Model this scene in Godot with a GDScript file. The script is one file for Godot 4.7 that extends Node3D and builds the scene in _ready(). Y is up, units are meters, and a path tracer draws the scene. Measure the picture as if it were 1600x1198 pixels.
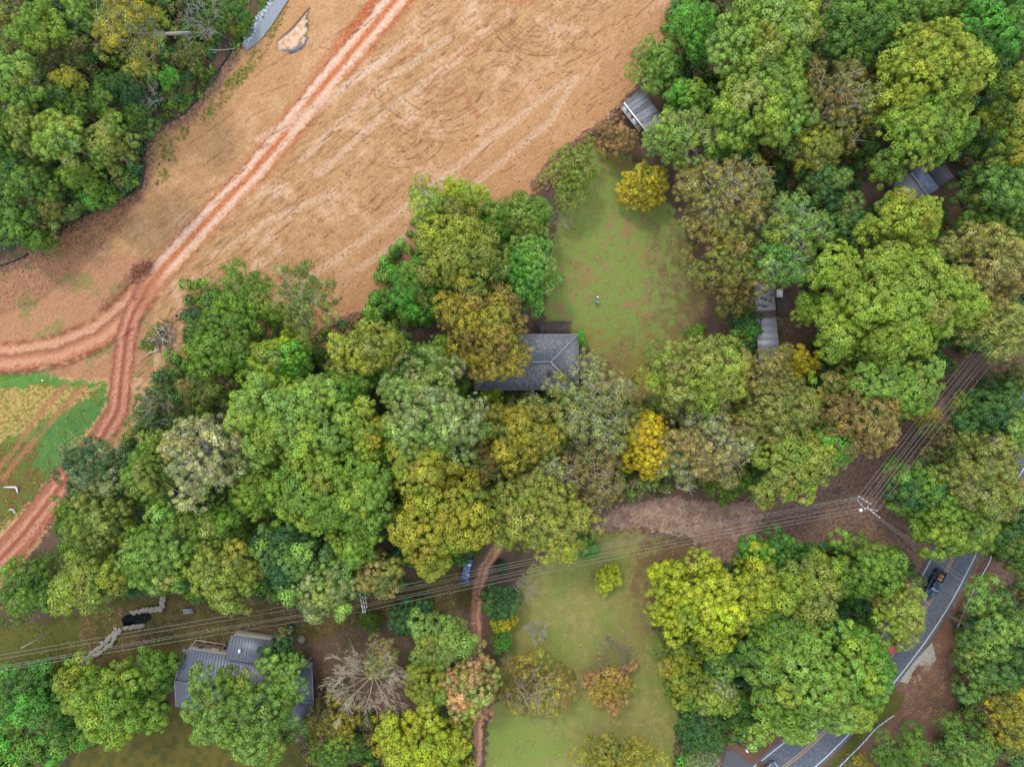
extends Node3D
# A rural lot seen from a drone hovering 122 m above it. Survey points are given as map readings (x to the east, y to the
# south, 8.74 units per metre on the ground) and turned into metres by at().

const EYE := 122.0
const FOCAL := 1066.7
const UNIT := FOCAL / EYE
const LIT := 0.62          # how much darker a base colour is than the surface looks in daylight at this exposure
const LEAF_LIT := 0.755

var rng := RandomNumberGenerator.new()
var mats := {}
var taken := {}
var area := ""

func _ready():
	rng.seed = 41
	var cam := Camera3D.new()
	cam.name = "camera"
	cam.position = Vector3(0, EYE, 0)
	cam.rotation_degrees = Vector3(-90, 0, 0)
	cam.fov = rad_to_deg(2.0 * atan(599.0 / FOCAL))
	cam.far = 3000.0
	cam.near = 0.5
	add_child(cam)
	var we := WorldEnvironment.new()
	we.name = "environment"
	var env := Environment.new()
	env.background_mode = Environment.BG_SKY
	var sky := Sky.new()
	var sm := ProceduralSkyMaterial.new()
	sm.sky_top_color = Color(0.86, 0.89, 0.94)
	sm.sky_horizon_color = Color(0.80, 0.83, 0.87)
	sm.sky_curve = 0.2
	sm.sky_energy_multiplier = 1.25
	sm.ground_bottom_color = Color(0.35, 0.36, 0.3)
	sm.ground_horizon_color = Color(0.7, 0.73, 0.75)
	sm.sun_angle_max = 20.0
	sky.sky_material = sm
	env.sky = sky
	env.tonemap_mode = Environment.TONE_MAPPER_LINEAR
	env.tonemap_exposure = 3.0
	env.sdfgi_enabled = true
	env.ssao_enabled = true
	env.ssil_enabled = true
	we.environment = env
	add_child(we)
	var sun := DirectionalLight3D.new()
	sun.name = "sun"
	sun.light_energy = 0.5
	sun.light_angular_distance = 10.0
	sun.light_color = Color(1.0, 0.965, 0.91)
	sun.shadow_enabled = true
	sun.look_at_from_position(Vector3(-22, 60, -42), Vector3.ZERO)
	add_child(sun)
	make_materials()
	build_ground()
	build_road()
	build_buildings()
	build_power()
	build_vehicles()
	build_trees()
	build_undergrowth()
	build_ground_cover()
	build_small_things()

# ---------------------------------------------------------------- helpers
func at(px: float, py: float, h := 0.0) -> Vector3:
	var k := (EYE - h) / FOCAL
	return Vector3((px - 800.0) * k, h, (py - 599.0) * k)

func c8(r: int, g: int, b: int) -> Color:
	return Color(r / 255.0, g / 255.0, b / 255.0)

func base(c: Color, f := LIT) -> Color:
	return Color(minf(c.r * f, 1.0), minf(c.g * f, 1.0), minf(c.b * f, 1.0))

func numbered(called: String) -> String:
	taken[called] = taken.get(called, 0) + 1
	return called if taken[called] == 1 else "%s_%03d" % [called, taken[called] - 1]

func thing(called: String, label: String, category: String, where := Vector3.ZERO, turn := 0.0, group := "") -> Node3D:
	var o := Node3D.new()
	o.name = numbered(called)
	o.position = where
	o.rotation.y = turn
	add_child(o)
	tag(o, label, category, group)
	return o

func tag(o: Node3D, label: String, category: String, group := ""):
	o.set_meta("label", label)
	o.set_meta("category", category)
	if group != "":
		o.set_meta("group", group)

func start() -> SurfaceTool:
	var st := SurfaceTool.new()
	st.begin(Mesh.PRIMITIVE_TRIANGLES)
	return st

func put(called: String, st: SurfaceTool, m: Material, parent: Node3D, smooth := false) -> MeshInstance3D:
	st.generate_normals()
	return put_mesh(called, st.commit(), m, parent)

func put_mesh(called: String, mesh: Mesh, m: Material, parent: Node3D) -> MeshInstance3D:
	var o := MeshInstance3D.new()
	o.name = called if parent != self else numbered(called)
	o.mesh = mesh
	o.material_override = m
	parent.add_child(o, true)
	return o

func setting(called: String, st: SurfaceTool, m: Material) -> MeshInstance3D:
	var o := put(called, st, m, self)
	o.set_meta("kind", "structure")
	return o

func tri(st: SurfaceTool, a: Vector3, b: Vector3, c: Vector3, inside: Vector3):
	var out := (b - a).cross(c - a)
	if out.dot((a + b + c) / 3.0 - inside) > 0.0:
		st.add_vertex(a); st.add_vertex(c); st.add_vertex(b)
	else:
		st.add_vertex(a); st.add_vertex(b); st.add_vertex(c)

func quad(st: SurfaceTool, a: Vector3, b: Vector3, c: Vector3, d: Vector3, inside: Vector3):
	tri(st, a, b, c, inside)
	tri(st, a, c, d, inside)

# a block whose top ring and bottom ring are any two rings of as many points
func loft(st: SurfaceTool, low: Array, high: Array):
	var mid := Vector3.ZERO
	for p in low: mid += p
	for p in high: mid += p
	mid /= float(low.size() + high.size())
	var n := low.size()
	for i in n:
		var j := (i + 1) % n
		quad(st, low[i], low[j], high[j], high[i], mid)
	for ring in [low, high]:
		for i in range(1, n - 1):
			tri(st, ring[0], ring[i], ring[i + 1], mid)

func box(st: SurfaceTool, center: Vector3, size: Vector3, turn := 0.0, tilt := Basis.IDENTITY):
	var b := Basis(Vector3.UP, turn) * tilt
	var low := []
	var high := []
	for s in [Vector2(-1, -1), Vector2(1, -1), Vector2(1, 1), Vector2(-1, 1)]:
		low.append(center + b * Vector3(s.x * size.x / 2.0, -size.y / 2.0, s.y * size.z / 2.0))
		high.append(center + b * Vector3(s.x * size.x / 2.0, size.y / 2.0, s.y * size.z / 2.0))
	loft(st, low, high)

func bar(st: SurfaceTool, a: Vector3, b: Vector3, w: float, t: float):
	var d := (b - a).normalized()
	var s := d.cross(Vector3.UP)
	if s.length() < 0.1: s = Vector3.RIGHT
	s = s.normalized()
	var u := s.cross(d).normalized()
	var low := []
	var high := []
	for q in [Vector2(-1, -1), Vector2(1, -1), Vector2(1, 1), Vector2(-1, 1)]:
		low.append(a + s * q.x * w / 2.0 + u * q.y * t / 2.0)
		high.append(b + s * q.x * w / 2.0 + u * q.y * t / 2.0)
	loft(st, low, high)

func tube(st: SurfaceTool, pts: Array, radii: Array, sides := 5):
	var rings := []
	for i in pts.size():
		var d: Vector3 = (pts[mini(i + 1, pts.size() - 1)] - pts[maxi(i - 1, 0)]).normalized()
		var s := d.cross(Vector3(0.31, 0.2, 0.93)).normalized()
		var u := s.cross(d).normalized()
		var ring := []
		for k in sides:
			var a := TAU * k / sides
			ring.append(pts[i] + (s * cos(a) + u * sin(a)) * float(radii[i]))
		rings.append(ring)
	for i in pts.size() - 1:
		var mid: Vector3 = (pts[i] + pts[i + 1]) / 2.0
		for k in sides:
			var n := (k + 1) % sides
			quad(st, rings[i][k], rings[i][n], rings[i + 1][n], rings[i + 1][k], mid)
	var last: Vector3 = pts[pts.size() - 1]
	for k in range(1, sides - 1):
		tri(st, rings[-1][0], rings[-1][k], rings[-1][k + 1], last - (pts[pts.size() - 1] - pts[pts.size() - 2]))

func mat(key: String, c: Color, rough := 0.9, metal := 0.0) -> StandardMaterial3D:
	if mats.has(key):
		return mats[key]
	var m := StandardMaterial3D.new()
	m.resource_name = key
	m.albedo_color = c
	m.roughness = rough
	m.metallic = metal
	mats[key] = m
	return m

func grain(freq: float, low: float, high: float, kind := FastNoiseLite.TYPE_SIMPLEX_SMOOTH, octaves := 4, size := 512, seed_ := 1) -> NoiseTexture2D:
	var n := FastNoiseLite.new()
	n.seed = seed_
	n.noise_type = kind
	n.frequency = freq
	n.fractal_octaves = octaves
	var t := NoiseTexture2D.new()
	t.width = size
	t.height = size
	t.seamless = true
	t.noise = n
	var g := Gradient.new()
	g.set_color(0, Color(low, low, low))
	g.set_color(1, Color(high, high, high))
	t.color_ramp = g
	return t

func textured(m: StandardMaterial3D, t: Texture2D, metres: float, bump := 0.0) -> StandardMaterial3D:
	m.albedo_texture = t
	m.uv1_triplanar = true
	m.uv1_world_triplanar = true
	m.uv1_scale = Vector3.ONE / metres
	if bump > 0.0:
		m.heightmap_enabled = true
		m.heightmap_texture = t
		m.heightmap_scale = bump
	return m

func painted(key: String, rough := 0.95) -> StandardMaterial3D:
	var m := mat(key, Color.WHITE, rough)
	m.vertex_color_use_as_albedo = true
	m.vertex_color_is_srgb = true
	m.metallic_specular = 0.2
	return m

func make_materials():
	textured(painted("clay"), grain(0.04, 0.80, 1.0, FastNoiseLite.TYPE_SIMPLEX_SMOOTH, 5, 1024, 3), 27.0, 5.0)
	mats["clay"].albedo_color = Color(0.96, 0.945, 0.955)
	textured(painted("turf"), grain(0.09, 0.70, 1.0, FastNoiseLite.TYPE_SIMPLEX, 4, 1024, 5), 17.0, 8.0)
	textured(painted("leaf_litter"), grain(0.12, 0.66, 1.0, FastNoiseLite.TYPE_SIMPLEX, 4, 1024, 7), 19.0, 8.0)
	var leaf := painted("leaf", 0.62)
	leaf.cull_mode = BaseMaterial3D.CULL_DISABLED
	leaf.backlight_enabled = true
	leaf.backlight = Color(0.6, 0.6, 0.45)
	leaf.metallic_specular = 0.3
	textured(mat("bark", base(c8(150, 140, 122))), grain(0.04, 0.6, 1.0), 2.0)
	textured(mat("pale_bark", base(c8(222, 206, 172))), grain(0.04, 0.75, 1.0), 2.0)
	textured(mat("silver_bark", base(c8(190, 187, 172))), grain(0.04, 0.75, 1.0), 2.0)
	textured(mat("asphalt", base(c8(80, 90, 106)), 0.85), grain(0.03, 0.66, 1.0, FastNoiseLite.TYPE_SIMPLEX_SMOOTH, 6, 512, 11), 13.0)
	textured(mat("new_asphalt", base(c8(66, 66, 74)), 0.85), grain(0.05, 0.8, 1.0), 6.0)
	textured(mat("concrete", base(c8(172, 168, 152)), 0.9), grain(0.02, 0.75, 1.0, FastNoiseLite.TYPE_SIMPLEX_SMOOTH, 5, 512, 13), 9.0)
	textured(mat("line_white", base(c8(214, 214, 216)), 0.8), grain(0.06, 0.72, 1.0), 3.0)
	textured(mat("line_yellow", base(c8(206, 152, 72)), 0.8), grain(0.06, 0.72, 1.0), 3.0)
	textured(mat("shingle", base(c8(146, 152, 162)), 0.9), grain(0.022, 0.42, 1.0, FastNoiseLite.TYPE_SIMPLEX_SMOOTH, 6, 512, 17), 7.0)
	textured(mat("ridge_cap", base(c8(152, 160, 172)), 0.9), grain(0.05, 0.7, 1.0), 4.0)
	textured(mat("blue_metal", base(c8(112, 120, 138)), 0.55, 0.15), grain(0.015, 0.86, 1.0), 9.0)
	textured(mat("slate_metal", base(c8(108, 124, 158)), 0.55, 0.15), grain(0.015, 0.8, 1.0), 9.0)
	textured(mat("tin", base(c8(196, 200, 208)), 0.6, 0.1), grain(0.03, 0.66, 1.0), 5.0)
	textured(mat("dull_tin", base(c8(164, 164, 168)), 0.7, 0.1), grain(0.03, 0.6, 1.0), 5.0)
	textured(mat("rusty_tin", base(c8(128, 94, 78)), 0.9), grain(0.04, 0.5, 1.0), 3.0)
	textured(mat("old_boards", base(c8(104, 86, 74))), grain(0.04, 0.55, 1.0), 3.0)
	textured(mat("deck_boards", base(c8(142, 104, 84))), grain(0.04, 0.6, 1.0), 3.0)
	textured(mat("brick", base(c8(118, 74, 68))), grain(0.06, 0.6, 1.0), 2.0)
	textured(mat("siding", base(c8(180, 176, 166))), grain(0.03, 0.85, 1.0), 4.0)
	textured(mat("trim", base(c8(196, 190, 182))), grain(0.03, 0.85, 1.0), 4.0)
	textured(mat("pole_wood", base(c8(150, 140, 124))), grain(0.04, 0.6, 1.0), 1.5)
	textured(mat("pole_weathered", base(c8(176, 178, 150))), grain(0.04, 0.7, 1.0), 1.5)
	textured(mat("arm_wood", base(c8(176, 176, 176))), grain(0.04, 0.75, 1.0), 1.5)
	mat("wire", base(c8(166, 163, 158)), 0.5, 0.3)
	mat("galvanised", base(c8(182, 192, 204)), 0.5, 0.4)
	mat("white_paint", base(c8(236, 238, 240)), 0.5)
	mat("rubber", base(c8(40, 40, 42)), 0.9)
	textured(mat("dusty_rubber", base(c8(186, 152, 118)), 0.95), grain(0.05, 0.7, 1.0), 1.0)
	mat("glass", Color(0.03, 0.04, 0.05), 0.06)
	mat("black_cloth", base(c8(44, 46, 46)), 0.95)
	textured(mat("stone", base(c8(176, 166, 148))), grain(0.04, 0.55, 1.0), 2.0)
	textured(mat("pale_stone", base(c8(196, 200, 208))), grain(0.04, 0.6, 1.0), 2.0)
	var w := mat("pond_water", Color(0.012, 0.016, 0.02), 0.05)
	w.metallic_specular = 0.12

# ---------------------------------------------------------------- ground
var gx := 0
var gz := 0
var gstep := 0.2
var gx0 := -97.0
var gz0 := -73.0
var gr := PackedFloat32Array()
var gg := PackedFloat32Array()
var gb := PackedFloat32Array()
var gh := PackedFloat32Array()
var gk := PackedByteArray()

func poly(pts: Array) -> PackedVector2Array:
	var a := PackedVector2Array()
	for i in range(0, pts.size(), 2):
		a.append(Vector2(pts[i], pts[i + 1]))
	return a

func bounds(a: PackedVector2Array) -> Rect2:
	var r := Rect2(a[0], Vector2.ZERO)
	for p in a: r = r.expand(p)
	return r

func build_ground():
	gx = int(194.0 / gstep) + 1
	gz = int(146.0 / gstep) + 1
	var n := gx * gz
	gr.resize(n); gg.resize(n); gb.resize(n); gh.resize(n); gk.resize(n)
	var broad := FastNoiseLite.new()
	broad.seed = 5; broad.frequency = 0.012; broad.fractal_octaves = 3
	var mid := FastNoiseLite.new()
	mid.seed = 9; mid.frequency = 0.05; mid.fractal_octaves = 3
	var fine := FastNoiseLite.new()
	fine.seed = 12; fine.frequency = 0.16; fine.fractal_octaves = 2
	var streak := FastNoiseLite.new()
	streak.seed = 15; streak.frequency = 0.05; streak.fractal_octaves = 3
	var field := poly([-30, 418, 37, 403, 67, 382, 100, 356, 150, 326, 215, 302, 226, 270, 225, 240, 236, 198, 285, 182, 335, 126, 365, 80, 390, 66, 450, -30, 1105, -30, 1045, 60, 990, 138, 962, 178, 920, 205, 872, 245, 850, 290, 790, 335, 660, 420, 640, 470, 570, 500, 520, 540, 400, 600, 260, 640, 215, 660, 190, 705, 112, 765, 60, 850, -30, 950])
	var lawn := poly([925, 225, 985, 245, 1050, 320, 1085, 400, 1105, 470, 1085, 525, 1040, 565, 1035, 645, 985, 650, 955, 575, 905, 535, 850, 505, 858, 420, 872, 330, 900, 295])
	var meadow := poly([830, 885, 925, 838, 990, 826, 1075, 850, 1085, 872, 1030, 900, 1012, 955, 1040, 1020, 1062, 1100, 1050, 1230, 755, 1230, 765, 1120, 785, 1040, 800, 930])
	var turnaround := poly([925, 832, 955, 792, 1050, 776, 1130, 788, 1190, 775, 1200, 850, 1160, 885, 1110, 872, 1080, 840, 1000, 822])
	var wedge := poly([-30, 580, 60, 584, 100, 593, 170, 598, 160, 642, 122, 690, 92, 730, 50, 782, -30, 850])
	var yard := poly([-30, 985, 130, 960, 180, 935, 300, 930, 420, 942, 560, 930, 640, 905, 740, 880, 740, 950, 600, 965, 500, 1000, 420, 1000, 280, 1010, 240, 1060, 120, 1050, 60, 1090, -30, 1100])
	var backyard := poly([120, 1150, 200, 1125, 262, 1100, 300, 1120, 345, 1150, 480, 1160, 470, 1260, 90, 1260])
	var verge := poly([1275, 1230, 1300, 1185, 1380, 1098, 1402, 1075, 1420, 1085, 1398, 1118, 1345, 1165, 1312, 1230])
	var bank := poly([-30, 420, 40, 402, 100, 356, 160, 328, 205, 320, 200, 350, 170, 380, 60, 470, -30, 500])
	var rects := {}
	for a in [field, lawn, meadow, turnaround, wedge, yard, backyard, verge, bank]:
		rects[a] = bounds(a).grow(14.0)
	var fr: Rect2 = rects[field]
	var lr: Rect2 = rects[lawn]
	var mr: Rect2 = rects[meadow]
	var tr: Rect2 = rects[turnaround]
	var wr: Rect2 = rects[wedge]
	var yr: Rect2 = rects[yard]
	var br: Rect2 = rects[backyard]
	var vr: Rect2 = rects[verge]
	var kr: Rect2 = rects[bank]
	for j in gz:
		var py := 599.0 + (gz0 + j * gstep) * UNIT
		for i in gx:
			var px := 800.0 + (gx0 + i * gstep) * UNIT
			var a := broad.get_noise_2d(px, py)
			var b := mid.get_noise_2d(px, py)
			var c := fine.get_noise_2d(px, py)
			var q := Vector2(px + b * 9.0 + c * 5.0, py + c * 9.0 - b * 6.0)
			var h := a * 0.12 + b * 0.05
			var col := Color(0.48, 0.395, 0.345)
			var k := 0
			# forest floor: purplish brown litter with thin olive growth
			col = col.lerp(Color(0.36, 0.36, 0.22), clampf(a * 1.3 + b * 0.6, 0.0, 0.8))
			col = col.lerp(Color(0.53, 0.42, 0.35), clampf(c * 1.2 - a * 0.5, 0.0, 0.7))
			var in_wedge: bool = wr.has_point(q) and Geometry2D.is_point_in_polygon(q, wedge)
			if not in_wedge and fr.has_point(q) and Geometry2D.is_point_in_polygon(q, field):
				k = 1
				var u := px * 0.78 - py * 0.62
				var v := px * 0.62 + py * 0.78
				var s := streak.get_noise_2d(u * 0.2, v * 0.8)
				var s2 := streak.get_noise_2d(u * 0.5 + 300.0, v * 3.0)
				var s3 := fine.get_noise_2d(px * 2.2, py * 2.2)
				var east := clampf((px * 0.62 + py * 0.78 - 600.0) / 130.0, 0.0, 1.0)
				var west := clampf((430.0 - v) / 60.0, 0.0, 1.0)
				var rough := clampf(1.0 - absf(v - 510.0) / 140.0, 0.0, 1.0)
				col = Color(0.815, 0.640, 0.450)
				col = col.lerp(Color(0.92, 0.76, 0.615), clampf(s * 0.9 * rough + a * 1.1 + b * 0.5 - 0.05, 0.0, 0.85))
				col = col.lerp(Color(0.725, 0.56, 0.385), clampf(-s * 0.6 * rough - b * 1.1 - a * 0.4 + c * 0.35, 0.0, 0.7) * (1.0 - east * 0.6))
				col = col.lerp(Color(0.825, 0.61, 0.42), east * 0.6)
				col = col.lerp(Color(0.81, 0.62, 0.43), west * 0.5)
				col = col.darkened(clampf(-s2 * 0.30 - s3 * 0.12, 0.0, 0.22) * (0.25 + 0.75 * rough))
				h += s * 0.07 * rough + s2 * 0.06 * rough + s3 * 0.03
				if kr.has_point(q) and Geometry2D.is_point_in_polygon(q, bank):
					col = col.lerp(Color(0.66, 0.49, 0.37), clampf(0.7 + b, 0.0, 1.0))
					col = col.darkened(clampf(c * 0.4, 0.0, 0.2))
					h += 0.25 + c * 0.2
				if px < 240.0 and py > 400.0 and py < 590.0:
					col = col.lerp(Color(0.73, 0.53, 0.41), 0.6)
					if a + b * 0.6 > 0.10:
						col = col.lerp(Color(0.52, 0.54, 0.29), clampf((a + b * 0.6 + c * 0.2 - 0.10) * 3.0, 0.0, 0.6))
			elif lr.has_point(q) and Geometry2D.is_point_in_polygon(q, lawn):
				k = 3
				col = Color(0.575, 0.64, 0.335)
				col = col.lerp(Color(0.60, 0.595, 0.335), clampf(b * 1.6 + 0.15, 0.0, 0.8))
				col = col.lerp(Color(0.66, 0.56, 0.38), clampf((a * 0.7 + b * 0.9 - 0.22) * 3.0, 0.0, 0.8))
				var edge := clampf((px - 1035.0 + (py - 420.0) * 0.1 + b * 70.0) / 50.0, 0.0, 1.0)
				var low := clampf((py - 505.0 + b * 60.0) / 60.0, 0.0, 1.0)
				col = col.lerp(Color(0.50, 0.44, 0.29), edge * 0.75)
				col = col.lerp(Color(0.64, 0.54, 0.30), low * 0.7)
				var tan := clampf(1.0 - Vector2(px - 905.0, py - 430.0).length() / 42.0 + b * 0.8, 0.0, 1.0)
				col = col.lerp(Color(0.68, 0.55, 0.39), tan * 0.7)
				h += c * 0.04
			elif tr.has_point(q) and Geometry2D.is_point_in_polygon(q, turnaround):
				k = 0
				col = Color(0.72, 0.585, 0.51).lerp(Color(0.82, 0.70, 0.60), clampf(b * 1.8 + 0.2, 0.0, 1.0))
				col = col.lerp(Color(0.50, 0.39, 0.33), clampf(c * 1.2, 0.0, 0.6))
			elif mr.has_point(q) and Geometry2D.is_point_in_polygon(q, meadow):
				k = 3
				col = Color(0.60, 0.60, 0.335).lerp(Color(0.67, 0.64, 0.39), clampf(b * 1.8 + 0.1, 0.0, 0.9))
				col = col.lerp(Color(0.53, 0.60, 0.29), clampf(a * 1.6, 0.0, 0.8))
				var green := clampf(1.0 - Vector2(px - 805.0, (py - 1165.0) * 1.0).length() / 90.0 + b * 0.5, 0.0, 1.0)
				col = col.lerp(Color(0.50, 0.62, 0.28), green * 0.9)
				var rim := clampf((px - 975.0 + b * 60.0) / 50.0, 0.0, 1.0) * clampf((1010.0 - py) / 60.0, 0.0, 1.0)
				col = col.lerp(Color(0.50, 0.38, 0.28), rim * 0.8)
				if c > 0.25: col = col.lerp(Color(0.68, 0.58, 0.40), 0.35)
				h += c * 0.05
			elif in_wedge:
				k = 3
				col = Color(0.40, 0.45, 0.22)
				var t := px * 0.5 + py
				if t > 698.0 - b * 20.0 and t < 772.0 + b * 30.0 and px > 56.0 + b * 20.0:
					col = Color(0.36, 0.54, 0.29).lerp(Color(0.43, 0.58, 0.31), clampf(b + 0.4, 0.0, 1.0))
				elif py < 604.0 + b * 10.0 or px > 158.0:
					col = Color(0.42, 0.60, 0.29)
				elif t < 690.0 + b * 20.0:
					col = Color(0.80, 0.68, 0.41).darkened(clampf(c * 0.5 + 0.03, 0.0, 0.25))
				elif py < 690.0:
					col = Color(0.48, 0.56, 0.28).lerp(Color(0.62, 0.50, 0.32), clampf(b * 2.0 + 0.3, 0.0, 0.9))
				else:
					col = Color(0.46, 0.48, 0.25).lerp(Color(0.52, 0.38, 0.25), clampf(b * 2.0 + c + 0.3, 0.0, 0.9))
				h += c * 0.08
			elif yr.has_point(q) and Geometry2D.is_point_in_polygon(q, yard):
				k = 3
				col = Color(0.38, 0.345, 0.20).lerp(Color(0.42, 0.40, 0.22), clampf(b * 2.0 + 0.3, 0.0, 1.0))
				col = col.lerp(Color(0.50, 0.39, 0.27), clampf(c * 1.0 + a - 0.1, 0.0, 0.7))
				if px < 130.0: col = col.lerp(Color(0.43, 0.46, 0.20), 0.5)
			elif br.has_point(q) and Geometry2D.is_point_in_polygon(q, backyard):
				k = 3
				col = Color(0.44, 0.40, 0.20).lerp(Color(0.35, 0.36, 0.18), clampf(b * 2.0 + 0.3, 0.0, 1.0))
			elif vr.has_point(q) and Geometry2D.is_point_in_polygon(q, verge):
				k = 3
				col = Color(0.42, 0.40, 0.20).lerp(Color(0.36, 0.40, 0.19), clampf(b * 2.0 + 0.3, 0.0, 1.0))
			elif px > 1120.0 and py > 960.0:
				col = col.lerp(Color(0.54, 0.40, 0.335), 0.6)
			elif px > 1180.0 and py > 620.0:
				col = col.lerp(Color(0.66, 0.53, 0.47), 0.7)
				col = col.darkened(clampf(c * 0.35, -0.12, 0.2))
			var at_ := j * gx + i
			gr[at_] = col.r; gg[at_] = col.g; gb[at_] = col.b
			gh[at_] = h; gk[at_] = k
	paint_tracks()
	commit_ground()

# every sheet point within reach of a line gets the colour, relief and kind that profile(distance, side, along) gives
func paint(line: PackedVector2Array, reach: float, profile: int):
	var r := bounds(line).grow(reach)
	var i0 := maxi(0, int((r.position.x - 800.0) / UNIT / gstep - gx0 / gstep))
	var i1 := mini(gx - 1, int((r.end.x - 800.0) / UNIT / gstep - gx0 / gstep) + 1)
	var j0 := maxi(0, int((r.position.y - 599.0) / UNIT / gstep - gz0 / gstep))
	var j1 := mini(gz - 1, int((r.end.y - 599.0) / UNIT / gstep - gz0 / gstep) + 1)
	var m := line.size() - 1
	var wob := FastNoiseLite.new()
	wob.seed = 30 + profile; wob.frequency = 0.06; wob.fractal_octaves = 3
	for j in range(j0, j1 + 1):
		var py := 599.0 + (gz0 + j * gstep) * UNIT
		for i in range(i0, i1 + 1):
			var p := Vector2(800.0 + (gx0 + i * gstep) * UNIT, py)
			var best := reach
			var side := 1.0
			var along := 0.0
			for s in m:
				var a := line[s]
				var d := line[s + 1] - a
				var ap := p - a
				if absf(ap.x - d.x * 0.5) > absf(d.x) * 0.5 + best or absf(ap.y - d.y * 0.5) > absf(d.y) * 0.5 + best: continue
				var t := clampf(ap.dot(d) / d.length_squared(), 0.0, 1.0)
				var dist := (ap - d * t).length()
				if dist < best:
					best = dist
					side = signf(d.cross(ap))
					along = s + t
			if best < reach:
				shade(j * gx + i, best * side, along, profile, wob.get_noise_2d(p.x, p.y), wob.get_noise_2d(p.x * 3.0, p.y * 3.0 + 90.0))

func mix_at(n: int, c: Color, f: float):
	gr[n] = lerpf(gr[n], c.r, f); gg[n] = lerpf(gg[n], c.g, f); gb[n] = lerpf(gb[n], c.b, f)

func band(d: float, mid: float, half: float, soft: float) -> float:
	return clampf((half + soft - absf(d - mid)) / soft, 0.0, 1.0)

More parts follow.
